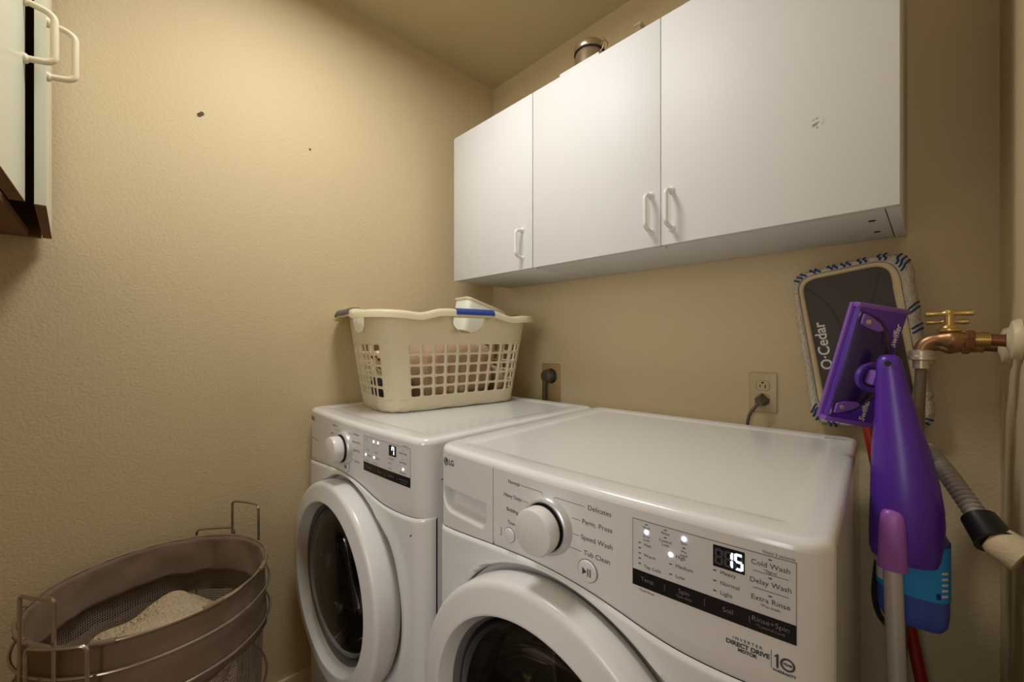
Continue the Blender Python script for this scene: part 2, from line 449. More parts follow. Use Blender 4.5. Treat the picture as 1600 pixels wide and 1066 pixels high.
SEG7 = {'1': 'bc', '5': 'afgcd', '7': 'abcf'}
def seg_rects(x, z, wd, ht, th):
    h2 = ht / 2
    return {'a': (x + th * .6, z + ht - th, x + wd - th * .6, z + ht), 'g': (x + th * .6, z + h2 - th / 2, x + wd - th * .6, z + h2 + th / 2), 'd': (x + th * .6, z, x + wd - th * .6, z + th),
            'f': (x, z + h2 + th * .25, x + th, z + ht - th * .35), 'e': (x, z + th * .35, x + th, z + h2 - th * .25),
            'b': (x + wd - th, z + h2 + th * .25, x + wd, z + ht - th * .35), 'c': (x + wd - th, z + th * .35, x + wd, z + h2 - th * .25)}

def machine(name, label, cat, loc, rot, washer):
    t = thing(name, label, cat, loc, rot)
    ztop = HT - .013
    # cabinet shell (sides and back)
    ol = outline(0); i0 = 41  # index where the right side starts
    strip = [p for p in ol[40:]] + [ol[0]]
    m = M(); m.loft([[(x, y, z) for x, y in strip] for z in (.03, .3, .6, ztop)], closed=False)
    m.box((.03, .05, .018), (W - .03, D - .03, .03))
    m.build('cabinet', WHITE, t)
    for (fx, fy_) in ((.06, .08), (W - .06, .08), (.06, D - .08), (W - .06, D - .08)):
        M().lathe([(0, 0), (.022, 0), (.022, .012), (.012, .014), (.012, .03)], (fx, fy_, 0), (0, 0, 1), 16).build('foot', RUBBER, t)
    # top lid
    rings = []
    for k in range(7):
        a = pi / 2 * k / 6; ins = .013 - .013 * cos(a); rings.append([(x, y, ztop + .013 * sin(a)) for x, y in outline(ins)])
    for ins, z in ((.046, HT), (.052, HT - .0012), (.058, HT - .0028), (.066, HT - .003)):
        rings.append([(x, y, z) for x, y in outline(ins)])
    m = M(); m.loft(rings, True, False, True)
    m.build('top_panel', WHITE, t, smooth=50)
    # control panel (+ detergent drawer)
    dx = .186
    if washer:
        panel_grid(dx + .0005, W, ztop, 14, 40).build('control_panel', WHITEP, t)
        panel_grid(0, dx - .0005, ztop, 130, 150, pocket).build('detergent_drawer', WHITEP, t, smooth=60)
        m = M(); m.box((dx - .0012, front(dx) + .002, seam(dx)), (dx + .0012, front(dx) + .006, ztop)); m.build('drawer_gap', INKL, t)
    else:
        panel_grid(0, W, ztop, 14, 52).build('control_panel', WHITEP, t)
        m = M()
        X = [.004 + .10 * k / 12 for k in range(13)]
        m.loft([[(x, front(x) - .0004, HT - .0965) for x in X], [(x, front(x) - .0004, HT - .0985) for x in X]], closed=False)
        m.build('panel_groove', INKL, t)
        M().box((W - .0005, .045, HT - .0985), (W + .0004, .16, HT - .0960)).build('side_groove', INKL, t)
    # lower front with the round door opening
    RH = .283; NT = 420; m = M(); ring_pts = []
    angs = sorted([2 * pi * k / NT for k in range(NT)] + [atan2(cz - DCZ, cx - DCX) % (2 * pi) for cx, cz in ((0, .03), (W, .03), (0, seam(0)), (W, seam(W)), (W, seam(W) - .012), (0, seam(0) - .012), (W, seam(W) - .03), (0, seam(0) - .03))])
    NT = len(angs)
    for a in angs:
        ca, sa = cos(a), sin(a)
        r = RH
        # march to the boundary
        lo_, hi_ = RH, 1.2
        for _ in range(40):
            mid = (lo_ + hi_) / 2; x = DCX + mid * ca; z = DCZ + mid * sa
            ok = 0 <= x <= W and z >= .03 and z <= seam(max(0, min(W, x))) + .0004
            if ok: lo_ = mid
            else: hi_ = mid
        rmax = max(lo_, RH + .0005); col = []
        NR = 16
        col.append((DCX + RH * .997 * ca, front(DCX + RH * ca) + .035, DCZ + RH * .997 * sa))
        col.append((DCX + RH * ca, front(DCX + RH * ca) + .010, DCZ + RH * sa))
        for q in range(NR + 1):
            tt = q / NR; f = 1 - (1 - tt) ** 2.6
            rr = RH + (rmax - RH) * f; x = DCX + rr * ca; z = DCZ + rr * sa
            y = front(x) - .004
            e = rr - RH
            if e < .010: y += .012 * (1 - e / .010) ** 2
            es = seam(max(0, min(W, x))) - z
            if es < .008: y += .0045 * (1 - max(0, es) / .008) ** 2
            col.append((x, y, z))
        ring_pts.append(col)
    m.loft([[ring_pts[k][j] for k in range(NT)] for j in range(len(ring_pts[0]))], True)
    m.lathe([(RH * .995, .030), (.205, .030), (.205, .05)], (DCX, -BU, DCZ), (0, 1, 0), 72)
    m.build('front_panel', WHITE, t, smooth=50)
    # door: ring, cone, glass
    o = (DCX, -BU, DCZ)
    prof = [(.258, .026), (.272, .012), (.2765, -.004), (.277, -.020), (.277, -.036), (.2762, -.041), (.2735, -.0455), (.269, -.0482), (.2645, -.0492), (.262, -.0496), (.245, -.0520), (.228, -.0545), (.2255, -.0548), (.2235, -.0542), (.2225, -.0525), (.221, -.049), (.2125, -.029), (.2115, -.026), (.2112, -.022)]
    d = M().lathe(prof, o, (0, 1, 0), 128).build('door_ring', WHITED, t, smooth=40)
    M().lathe([(.2122, -.026), (.2108, -.0265), (.2040, -.013), (.2025, -.008)], o, (0, 1, 0), 96).build('inner_trim', mat('grey_door_trim', (112, 110, 109), .35), d)
    M().lathe([(.204, -.013), (.200, -.019), (.19, -.026), (.165, -.036), (.12, -.044), (.06, -.0475), (.0005, -.048)], o, (0, 1, 0), 64).build('door_glass', DGLASS, d)
    M().lathe([(.204, .0), (.196, .01), (.178, .03), (.172, .05), (.176, .075), (.19, .085), (.205, .08)], o, (0, 1, 0), 64).build('gasket', RUBBER, t)
    dr = M().lathe([(.17, .10), (.235, .105), (.24, .12), (.24, .42), (.22, .45), (.03, .46), (.0005, .46)], o, (0, 1, 0), 64)
    drum = dr.build('drum', STEEL, t)
    for k in range(3):
        a = 2 * pi * k / 3 + .5; mm = Matrix.Translation(o) @ Matrix.Rotation(a, 4, 'Y')
        M().box((-.03, .14, .195), (.03, .40, .239), .018, 3, mm).build('baffle', GREYP, drum)
    # small ribs inside the glass bowl
    M().lathe([(.158, -.006), (.160, .0), (.150, .02), (.120, .05), (.09, .06)], o, (0, 1, 0), 64).build('glass_bowl', DGLASS, d)
    # dial
    kx, kz = (.318, HT - .079)
    ko = (kx, front(kx), kz)
    M().lathe([(.0475, .002), (.0475, -.005), (.0462, -.0095), (.0435, -.0125), (.0405, -.0135), (.0385, -.0125), (.0375, -.006)], ko, (0, 1, 0), 48).build('dial_bezel', SILVER, t)
    M().lathe([(.0385, -.008), (.0345, -.010), (.0335, -.022), (.0, -.022)], ko, (0, 1, 0), 48).build('dial_neck', DARK, t)
    M().lathe([(.0355, -.018), (.037, -.022), (.037, -.040), (.0355, -.044), (.031, -.0455), (.0005, -.046)], ko, (0, 1, 0), 48).build('dial', WHITEP, t)
    # push buttons
    def button(x, z, r, lead):
        bo = (x, front(x), z)
        b_ = M().lathe([(r + .0012, .001), (r + .0012, -.0008), (r + .0002, -.0012), (r, .0005)], bo, (0, 1, 0), 32).build('button_rim', INKL, t)
        return M().lathe([(r, .001), (r, -.002), (r * .92, -.0034), (r * .6, -.0042), (.0004, -.0044)], bo, (0, 1, 0), 32).build('button', WHITEP, t)
    P = lambda ox, oz, up=.0007: (lambda x, y: (ox + x, front(ox + x) - up, oz + y))
    if washer:
        pb = button(.230, HT - .125, .0125, 0)
    else:
        pb = button(.205, HT - .131, .010, 0)
    sx, sz = (.393, HT - .128) if washer else (.330, HT - .130)
    sb = button(sx, sz, .0165 if washer else .014, 0)
    m = M(); y0 = front(sx) - .0050; k_ = 1 if washer else .8
    for pts in ([(-.007, .0055), (.0008, 0), (-.007, -.0055)], [(.002, .0058), (.0036, .0058), (.0036, -.0058), (.002, -.0058)], [(.006, .0058), (.0076, .0058), (.0076, -.0058), (.006, -.0058)]):
        m.poly([(sx + a * k_, y0, sz + b * k_) for a, b in pts], (0, .001, 0))
    m.build('start_symbol', INK, t, smooth=0)
    # dial lettering and leader lines
    m = M()
    def line(pts, wd=.0007):
        for (ax_, az), (bx_, bz) in zip(pts[:-1], pts[1:]):
            L_ = sqrt((bx_ - ax_) ** 2 + (bz - az) ** 2); nx, nz = -(bz - az) / L_ * wd / 2, (bx_ - ax_) / L_ * wd / 2
            Q = [(ax_ + nx, az + nz), (bx_ + nx, bz + nz), (bx_ - nx, bz - nz), (ax_ - nx, az - nz)]
            vv = [m.b.verts.new((x, front(x) - .0007, z)) for x, z in Q]
            m.b.faces.new(vv)
    if washer:
        Ls = [('Normal', .240, -.0290, [(.256, -.029), (.303, -.029), (.306, -.033)]), ('Heavy Duty', .236, -.0545, [(.256, -.055), (.275, -.055)]),
              ('Bedding', .236, -.0795, [(.250, -.080), (.270, -.080)]), ('Towels', .238, -.1025, [(.250, -.103), (.277, -.103)])]
        Rs = [('Delicates', .393, -.0310, [(.329, -.033), (.332, -.031), (.388, -.031)]), ('Perm. Press', .383, -.0545, [(.364, -.0545), (.380, -.0545)]),
              ('Speed Wash', .381, -.0790, [(.367, -.079), (.378, -.079)]), ('Tub Clean', .386, -.1020, [(.360, -.102), (.382, -.102)])]
        sz_ = .0096
    else:
        Ls = [('Heavy Duty', .245, -.026, [(.253, -.032), (.253, -.036), (.285, -.036)]), ('Normal', .225, -.052, [(.246, -.056), (.262, -.056)]), ('Steam', .22, -.08, [(.235, -.082), (.262, -.082)])]
        Rs = [('Delicates', .372, -.0310, [(.335, -.034), (.370, -.034)]), ('Perm. Press', .368, -.052, [(.362, -.055), (.372, -.055)]),
              ('Speed Dry', .371, -.074, [(.364, -.079), (.378, -.079)]), ('Air Dry', .38, -.104, [(.358, -.103), (.378, -.103)])]
        sz_ = .0076
    for tx, x, z, ln in Ls:
        q = M(); text_faces(q.b, tx, sz_, P(x, HT + z), 'CENTER', spacing=.92); q.build('lettering', INK, t, smooth=0); line([(a, HT + b) for a, b in ln])
    for tx, x, z, ln in Rs:
        q = M(); text_faces(q.b, tx, sz_ * 1.12, P(x, HT + z), 'LEFT'); q.build('lettering', INK, t, smooth=0); line([(a, HT + b) for a, b in ln])
    if washer:
        text_faces(m.b, 'Power', .0062, lambda x, y: (.208 - y, front(.208 - y) - .0007, HT - .125 + x))
    struct(m.build('dial_lines', INK, t, smooth=0), 'stuff')
    # display
    x0, x1, zt_, zb_, zband = (.466, .657, HT - .026, HT - .119, HT - .0965) if washer else (.430, .640, HT - .026, HT - .117, HT - .094)
    def patch(a, b, lo_, hi_, up, n=10):
        q = M(); X = [a + (b - a) * k / n for k in range(n + 1)]
        q.loft([[(x, front(x) - up, lo_) for x in X], [(x, front(x) - up, hi_) for x in X], ], closed=False); return q
    dp = patch(x0, x1, zb_, zt_, .0004).build('display', DISP, t, smooth=0)
    m = patch(x0 - .0005, x1 + .0005, zt_ - .0004, zt_ + .0006, .0006)
    for xx in (x0, x1):
        m.loft([[(xx - .0004, front(xx) - .0006, zb_), (xx + .0004, front(xx) - .0006, zb_)], [(xx - .0004, front(xx) - .0006, zt_), (xx + .0004, front(xx) - .0006, zt_)]], closed=False)
    m.build('display_edge', INKL, dp, smooth=0)
    patch(x0, x1, zb_, zband, .0008).build('button_band', BAND, dp, smooth=0)
    wx0, wx1, wz0, wz1 = (.571, .606, HT - .057, HT - .030) if washer else (.553, .584, HT - .056, HT - .030)
    patch(wx0, wx1, wz0, wz1, .0009).build('digit_window', BAND, dp, smooth=0)
    off = M()
    digs = ' 15' if washer else '7'
    dw, dh, th = (.0098, .0200, .0028) if washer else (.0110, .0200, .0030)
    for i, ch in enumerate(digs):
        on = M(); xx = (wx0 + .0018 + i * .0112 - (.0004 if i else 0)) if washer else wx0 + .0125
        rc = seg_rects(xx, wz0 + .0035, dw, dh, th)
        for kk, (a, b, c_, d_) in rc.items():
            lit = kk in SEG7.get(ch, '')
            tgt = on if lit else off
            yy = front(a) - .0013
            vv = [tgt.b.verts.new((x, yy, z)) for x, z in ((a, b), (c_, b), (c_, d_), (a, d_))]; tgt.b.faces.new(vv)
        if ch != ' ': on.build('digit', LED, dp, smooth=0)
        else: on.b.free()
    struct(off.build('unlit_segments', LEDOFF, dp, smooth=0), 'stuff')
    leds = [(.486, -.0405), (.536, -.0345), (.519, -.0605)] if washer else [(.482, -.0345), (.503, -.0345), (.442, -.0745), (.484, -.0745), (.612, -.0790)]
    for x, z in leds: M().lathe([(.0030, -.001), (.0022, -.0018), (.0003, -.002)], (x, front(x), HT + z), (0, 1, 0), 14).build('indicator_light', LED, dp)
    m = M()
    if washer:
        T = [('Wash', .486, -.0345, .0048, 0), ('Door', .486, -.0465, .0046, 0), ('Lock', .486, -.0515, .0046, 0), ('Rinse', .512, -.0345, .0050, 0), ('Control', .512, -.0450, .0052, 0), ('Lock', .512, -.0498, .0052, 0),
             ('Spin', .536, -.0405, .0048, 0), ('Pre', .536, -.0515, .0048, 0), ('wash', .536, -.0563, .0048, 0),
             ('Hot', .4825, -.0585, .0062, 1), ('Warm', .4825, -.0730, .0062, 1), ('Tap Cold', .4825, -.0885, .0062, 1), ('High', .5255, -.0605, .0068, 1), ('Medium', .5255, -.0730, .0068, 1), ('Low', .5255, -.0865, .0068, 1),
             ('Heavy', .579, -.0625, .0070, 1), ('Normal', .579, -.0755, .0070, 1), ('Light', .579, -.0880, .0070, 1),
             ('Cold Wash', .632, -.0375, .0085, 0), ('*Signal', .632, -.0445, .0048, 0), ('Delay Wash', .632, -.0590, .0085, 0), ('Extra Rinse', .632, -.0790, .0085, 0), ('*Pre-wash', .632, -.0860, .0048, 0), ('*Hold 3 seconds', .640, -.0225, .0048, 0), ('*Cold Rinse', .486, -.1232, .0044, 0)]
        ticks = [(.486, -.0300), (.512, -.0300), (.512, -.0400), (.536, -.0465), (.4765, -.0575), (.4765, -.0648), (.4765, -.0720), (.4765, -.0793), (.4765, -.0865), (.519, -.0730), (.519, -.0865), (.573, -.0620), (.573, -.0750), (.573, -.0875), (.632, -.0300), (.632, -.0515), (.632, -.0725)]
        for z in (-.0475, -.0675): line([(.6145, HT + z), (.650, HT + z)], .0006)
    else:
        T = [('Wash', .445, -.036, .0045, 0), ('Dry', .482, -.040, .0045, 0), ('Cool', .503, -.040, .0045, 0), ('High', .450, -.0605, .0058, 1), ('Medium', .450, -.0745, .0058, 1), ('Low', .450, -.088, .0058, 1),
             ('Very', .490, -.0605, .0058, 1), ('Normal', .490, -.0745, .0058, 1), ('Less', .490, -.088, .0058, 1), ('60 min', .558, -.0635, .0056, 1), ('40', .558, -.0755, .0056, 1), ('20', .558, -.088, .0056, 1),
             ('More Time', .612, -.042, .0065, 0), ('Less Time', .612, -.0635, .0065, 0), ('Energy Saver', .612, -.0875, .0052, 0), ('*Hold 3 sec', .622, -.0225, .0045, 0)]
        ticks = [(.445, -.031), (.446, -.0605), (.446, -.088), (.484, -.0605), (.484, -.088), (.553, -.0625), (.553, -.075), (.553, -.0875), (.612, -.034), (.612, -.056)]
    for x, z in ticks: line([(x - .0018, HT + z), (x + .0018, HT + z)], .0014)
    for v in m.b.verts: v.co.y -= .0006
    struct(m.build('tick_marks', INK, dp, smooth=0), 'stuff')
    for tx, x, z, s_, al in T:
        q = M(); text_faces(q.b, tx, s_, P(x, HT + z, .0013), 'LEFT' if al else 'CENTER'); q.build('lettering', INK, dp, smooth=0)
    m = M()
    if washer: B = [('Temp.', .488, -.107, .0075), ('Spin', .536, -.1045, .0085), ('*Spin Only', .536, -.1115, .0046), ('Soil', .588, -.107, .0085), ('Rinse+Spin', .632, -.1045, .0085), ('*Control Lock', .632, -.1115, .0050)]; seps = (.511, .561, .611)
    else: B = [('Dry Level', .458, -.1050, .0068), ('Temp.', .510, -.1055, .0072), ('Time Dry', .562, -.1055, .0068), ('Wrinkle Care', .614, -.1045, .0062), ('*Control Lock', .614, -.1110, .0045)]; seps = (.484, .536, .588)
    for tx, x, z, s_ in B:
        q = M(); text_faces(q.b, tx, s_, P(x, HT + z, .0015)); q.build('lettering', INKL, dp, smooth=0)
    for x in seps: line([(x, HT - .103), (x, HT - .112)], .0005)
    for v in m.b.verts: v.co.y -= .0004
    struct(m.build('band_dividers', INKL, dp, smooth=0), 'stuff')
    # brand mark at the upper left corner, motor badge
    m = M()
    lx = .044
    text_faces(m.b, 'LG', .0165, P(.0450, HT - .0325), 'LEFT', bold=.0004, spacing=.9)
    N_ = 28; cx_, cz_ = .0345, HT - .0325; R_ = .0086
    vv = [m.b.verts.new((cx_ + R_ * cos(2 * pi * k / N_), front(cx_ + R_ * cos(2 * pi * k / N_)) - .0007, cz_ + R_ * sin(2 * pi * k / N_))) for k in range(N_)]; m.b.faces.new(vv)
    m.build('brand_mark', INK, t, smooth=0)
    m = M()
    arc = [(cx_ + .0062 * cos(a), cz_ + .0062 * sin(a)) for a in [radians(q) for q in range(75, 361, 15)]]
    def wline(pts, wd):
        for (ax_, az), (bx_, bz) in zip(pts[:-1], pts[1:]):
            L_ = sqrt((bx_ - ax_) ** 2 + (bz - az) ** 2) + 1e-9; nx, nz = -(bz - az) / L_ * wd / 2, (bx_ - ax_) / L_ * wd / 2
            m.b.faces.new([m.b.verts.new((x, front(x) - .0010, z)) for x, z in [(ax_ + nx, az + nz), (bx_ + nx, bz + nz), (bx_ - nx, bz - nz), (ax_ - nx, az - nz)]])
    wline(arc, .0011); wline([(cx_ + .0062, cz_), (cx_ + .0028, cz_)], .0011); wline([(cx_ - .0002, cz_ + .0035), (cx_ - .0002, cz_ - .0035), (cx_ + .0022, cz_ - .0035)], .0012)
    wline([(cx_ - .0034, cz_ + .0025), (cx_ - .0022, cz_ + .0025)], .0014)
    m.build('brand_mark_face', WHITEP, t, smooth=0)
    if washer:
        m = M()
        text_faces(m.b, 'INVERTER', .0050, P(.6085, HT - .1372), bold=.0001, spacing=1.5)
        text_faces(m.b, 'DIRECT DRIVE', .0073, P(.6085, HT - .1440), bold=.0003, spacing=.98)
        text_faces(m.b, 'MOTOR', .0054, P(.6085, HT - .1500), bold=.0003)
        line([(.6330, HT - .134), (.6330, HT - .155)], .0006)
        m.poly([(.6362, -9, 0)] * 0 + [(x, front(x) - .0009, HT + z) for x, z in ((.6362, -.1392), (.6392, -.1365), (.6402, -.1365), (.6402, -.1525), (.6378, -.1525), (.6378, -.1398), (.6362, -.1410))], (0, .0002, 0))
        c0 = (.6488, HT - .1450)
        pts = [(c0[0] + .0062 * cos(2 * pi * k / 28), c0[1] + .0064 * sin(2 * pi * k / 28)) for k in range(29)]
        line(pts, .0022)
        text_faces(m.b, 'YEAR', .0038, P(c0[0], c0[1]), bold=.0002)
        text_faces(m.b, 'WARRANTY', .0040, P(.6455, HT - .1560), bold=.0002)
        m.build('motor_badge', INK, t, smooth=0)
    return t
washer = machine('washing_machine', 'white front-loading washing machine nearest the camera, its display reading 15', 'washing machine', (-.762, .515, 0), radians(3.6), True)
dryer = machine('clothes_dryer', 'white front-loading clothes dryer by the left wall, under the laundry basket', 'dryer', (-1.486, .486, 0), radians(1.5), False)
m = M(); m.box((W - .06, D - .055, HT - .001), (W - .02, D - .050, HT + .0004)); m.build('lid_mark', INKL, washer)
m = M(); x = .648; m.poly([(x - .006, front(x) - .0046, HT - .227), (x - .001, front(x) - .0046, HT - .222), (x + .004, front(x) - .0046, HT - .221), (x - .001, front(x) - .0046, HT - .227)], (0, .0003, 0)); m.build('chip_mark', INK, dryer)

# ------------------------------------------------------------------ laundry basket
BR = radians(-7); BZ = HT + .0036
basket = thing('laundry_basket', 'cream plastic laundry basket with square holes standing on the dryer', 'basket', (-1.283, .880, BZ), BR)
HB = .305
def rr_point(u, hx, hy, r):
    """u in [0,8): even = straight side, odd = corner; start at right long side (x=+hx) bottom->top"""
    k = int(u) % 8; f = u - int(u)
    if k == 0: return (hx, -hy + r + (2 * hy - 2 * r) * f)
    if k == 1: a = pi / 2 * f; return (hx - r + r * cos(a), hy - r + r * sin(a))
    if k == 2: return (hx - r - (2 * hx - 2 * r) * f, hy)
    if k == 3: a = pi / 2 * (1 + f); return (-hx + r + r * cos(a), hy - r + r * sin(a))
    if k == 4: return (-hx, hy - r - (2 * hy - 2 * r) * f)
    if k == 5: a = pi / 2 * (2 + f); return (-hx + r + r * cos(a), -hy + r + r * sin(a))
    if k == 6: return (-hx + r + (2 * hx - 2 * r) * f, -hy)
    a = pi / 2 * (3 + f); return (hx - r + r * cos(a), -hy + r + r * sin(a))
def hump(u):
    """rim height over the mean along the perimeter"""
    k = int(u) % 8; f = u - int(u)
    if k in (0, 4): d = abs(f - .5) * 2; return .017 * (1 - min(1, max(0, (d - .42) / .42)) ** 2 * (3 - 2 * min(1, max(0, (d - .42) / .42)))) + (.004 * max(0, d - .84) / .16)
    if k in (2, 6): d = abs(f - .5) * 2; return .013 * (1 - min(1, max(0, (d - .5) / .5)) ** 2 * (3 - 2 * min(1, max(0, (d - .5) / .5)))) + .004 * d
    return .004 + .003 * sin(pi * f)
def wid(u):
    k = int(u) % 8; f = u - int(u)
    if k in (2, 6): return 1.75
    if k in (1, 5): return 1 + .75 * f * f * (3 - 2 * f)
    if k in (3, 7): return 1 + .75 * (1 - f * f * (3 - 2 * f))
    return 1.0
def bpt(u, t_, off=0.0, wall=0.0):
    hx = .150 + (.188 - .150) * t_ + off; hy = .256 + (.298 - .256) * t_ + off * wid(u); r = .075 + .012 * t_ + off * .7
    x, y = rr_point(u, hx, hy, r)
    z = HB * t_ + hump(u) * max(0, (t_ - .75) / .25)
    return Vector((x, y, z))
m = M(); Bm = m.b
NLONG, NSHORT, NC = 9, 5, 3
ucells = []
for side, n in ((0, NLONG), (1, NC), (2, NSHORT), (3, NC), (4, NLONG), (5, NC), (6, NSHORT), (7, NC)):
    for k in range(n): ucells.append((side + k / n, side + (k + 1) / n, side, k, n))
tl = [0.0, .05, .105] + [.13 + .114 * k for k in range(6)] + [.76, .88, 1.0]
# the row list: solid skirt, five rows of holes, solid band below the rim
def cell(u0, u1, t0, t1, hole):
    f = [(0, 0), (.25, 0), (.75, 0), (1, 0), (1, .25), (1, .75), (1, 1), (.75, 1), (.25, 1), (0, 1), (0, .75), (0, .25)]
    g = lambda a, b: Bm.verts.new(bpt(u0 + (u1 - u0) * a, t0 + (t1 - t0) * b))
    outer = [g(a, b) for a, b in f]
    if not hole:
        Bm.faces.new(outer); return
    mx, mz = .125, .105; r = .15; q = r * .29
    inn = [(mx + q, mz + q), (mx + r, mz), (1 - mx - r, mz), (1 - mx - q, mz + q), (1 - mx, mz + r), (1 - mx, 1 - mz - r), (1 - mx - q, 1 - mz - q), (1 - mx - r, 1 - mz), (mx + r, 1 - mz), (mx + q, 1 - mz - q), (mx, 1 - mz - r), (mx, mz + r)]
    inner = [g(a, b) for a, b in inn]
    for i in range(12):
        j = (i + 1) % 12; Bm.faces.new((outer[i], outer[j], inner[j], inner[i]))
for (u0, u1, side, k, n) in ucells:
    for i in range(len(tl) - 1):
        row = 3 <= i <= 7
        hole = row and (side in (0, 4) or side in (2, 6) or (side in (1, 5) and False))
        if row and side in (1, 3, 5) and k != 1: hole = True
        if row and side == 7: hole = (k == 0)
        cell(u0, u1, tl[i], tl[i + 1], hole)
# floor of the basket
Bm.faces.new([Bm.verts.new(bpt(k / 6.0, 0)) for k in range(48)])
body = m.build('body', BASK, basket, smooth=40, solid=.0030)
def handle_cutter(u, wd, z0, z1):
    """D-shaped opening under a grip"""
    c = bpt(u, .86); n = Vector((1, 0, 0)) if int(u) in (0, 4) else Vector((0, 1, 0)); tv = Vector((0, 1, 0)) if int(u) in (0, 4) else Vector((1, 0, 0))
    pts = [(-wd, z1)] + [(wd * cos(pi + pi * k / 12) * 1.0, z0 + (z1 - z0 - .006) * (1 - sin(pi * k / 12)) ) for k in range(13)] + [(wd, z1)]
    pts = [(-wd, z1), (wd, z1)] + [(wd * cos(-pi * k / 12), z1 - .008 - (z1 - .008 - z0) * sin(pi * k / 12)) for k in range(0, 13)]
    q = M(); A = [Vector((c.x, c.y, 0)) + tv * a + Vector((0, 0, b)) - n * .04 for a, b in pts]
    q.poly(A, n * .08); return q
cm = M()
for u, wd in ((.53, .062), (4.47, .062), (2.5, .062), (6.42, .062)):
    q = handle_cutter(u, wd, HB - .056, HB - .006); tmp = bpy.data.meshes.new('c'); q.b.to_mesh(tmp); q.b.free(); cm.b.from_mesh(tmp); bpy.data.meshes.remove(tmp)
cut = cm.build('cutter', BASK, basket, smooth=0)
md = body.modifiers.new('cut', 'BOOLEAN'); md.operation = 'DIFFERENCE'; md.object = cut; md.solver = 'EXACT'
bpy.context.view_layer.update()
dg = bpy.context.evaluated_depsgraph_get()
nm = bpy.data.meshes.new_from_object(body.evaluated_get(dg)); nm.name = 'body'
body.modifiers.clear(); body.data = nm
bpy.data.objects.remove(cut)
# rolled rim
NU = 160; rings = []
for k in range(NU):
    u = 8.0 * k / NU
    wide = 0.0
    kk = int(u) % 8
    pr = [(-.0005, .0), (.001, .003), (.008, .0045), (.020, .004), (.0265, .0), (.028, -.006), (.0285, -.020), (.0262, -.0205), (.0255, -.006), (.020, -.001), (.008, .0), (.0025, -.002)]
    ring = []
    for off, dz in pr:
        p = bpt(u, 1.0, off); p.z = HB + hump(u) + dz; ring.append(p)
    rings.append(ring)
m = M(); m.loft(rings, True, loop=True); m.build('rim', BASK, basket, smooth=60)
for u, du, mm in ((.55, .17, BLUEG), (4.45, .17, BLUEG), (2.5, .34, GREYG), (6.46, .34, GREYG)):
    pr = [(.004, .0052), (.010, .0075), (.020, .007), (.0285, .003), (.0312, -.006), (.0305, -.013), (.0288, -.014), (.0285, -.006), (.0265, .0006), (.020, .0043), (.008, .0047)]
    rings = []
    for k in range(15):
        uu = u - du + 2 * du * k / 14; rings.append([Vector((*bpt(uu, 1.0, off).xy, HB + hump(uu) + dz)) for off, dz in pr])
    m = M(); m.loft(rings, True, True, True); m.build('grip', mm, basket, smooth=60)

# laundry inside the basket
def heap(name, label, cat, m_, cx, cy, z0, hx, hy, h, rot, seed, amp=.02, freq=9, n=46, power=3.2, group=None):
    """soft folded pile: closed superellipsoid with creases"""
    t_ = M(); rings = []; sd = Vector((seed * 3.1, seed * 1.7, seed))
    NV, NW = n, n // 2
    for j in range(NW + 1):
        ph = -pi / 2 + pi * j / NW; ring = []
        for k in range(NV):
            th = 2 * pi * k / NV
            sg = lambda q, e: math.copysign(abs(q) ** e, q)
            e1, e2 = .55, 2 / power
            x = hx * sg(cos(ph), e1) * sg(cos(th), e2); y = hy * sg(cos(ph), e1) * sg(sin(th), e2); z = h / 2 * sg(sin(ph), e1)
            p = Vector((x, y, z)); d = noise.noise(p * freq + sd) * amp + abs(noise.noise(Vector((p.x * freq * .8, p.y * freq * .35, p.z * freq * 1.8)) + sd)) * amp * 1.2 - amp * .6
            if abs(sin(ph)) > .98: d *= .6
            nrm = Vector((x / hx ** 2, y / hy ** 2, z / (h / 2) ** 2))
            if nrm.length > 0: nrm.normalize()
            p += nrm * d; p.z = max(p.z, -h / 2)
            ring.append((p.x, p.y, p.z + h / 2))
        rings.append(ring)
    t_.loft(rings, True, True, True)
    o = t_.build(name, m_, None, smooth=80)
    o.location = (cx, cy, z0); o.rotation_euler = (0, 0, rot)
    return tag(o, label, cat, group)
def inb(lx, ly):  # basket-local -> world plan
    return (-1.283 + lx * cos(BR) - ly * sin(BR), .880 + lx * sin(BR) + ly * cos(BR))
x, y = inb(.035, .005); heap('towel', 'brown terry towel heaped inside the laundry basket', 'towel', TOWELB, x, y, BZ + .005, .120, .165, .225, BR, 3, .020, 8)
x, y = inb(-.01, .212); heap('towel', 'smaller brown towel at the back end of the laundry basket', 'towel', TOWELB, x, y, BZ + .005, .11, .030, .12, BR, 8, .012, 12)
x, y = inb(.005, -.205); heap('dark_garment', 'black garment bunched at the near end of the laundry basket', 'garment', CLOTHD, x, y, BZ + .005, .115, .036, .10, BR, 5, .012, 12)
x, y = inb(.030, -.196); t = thing('striped_cloth', 'cream cloth with red edges tucked above the black garment in the basket', 'cloth', (x, y, BZ + .115), BR)
m = M(); rings = []
for i in range(7):
    zz = i * .011; rings.append([(-.09 + .17 * k / 12, -.030 + .004 * sin(k * 1.3 + i) - .004 * i * .3, zz + .006 * sin(k * .9)) for k in range(13)])
m.loft(rings, closed=False); m.build('cloth', CLOTHK, t, solid=.012, smooth=80)
for zz in (.020, .050):
    M().tube([(-.09 + .17 * k / 12, -.0335 + .004 * sin(k * 1.3 + zz * 90) - .1 * zz * .3, zz + .006 * sin(k * .9)) for k in range(13)], .0042, 8).build('red_edge', CLOTHR, t)
x, y = inb(.085, -.205); o = heap('yellow_cloth', 'yellow rag crumpled at the near corner of the laundry basket', 'cloth', CLOTHY, x, y, BZ + .112, .025, .024, .05, BR, 11, .008, 20, 24)
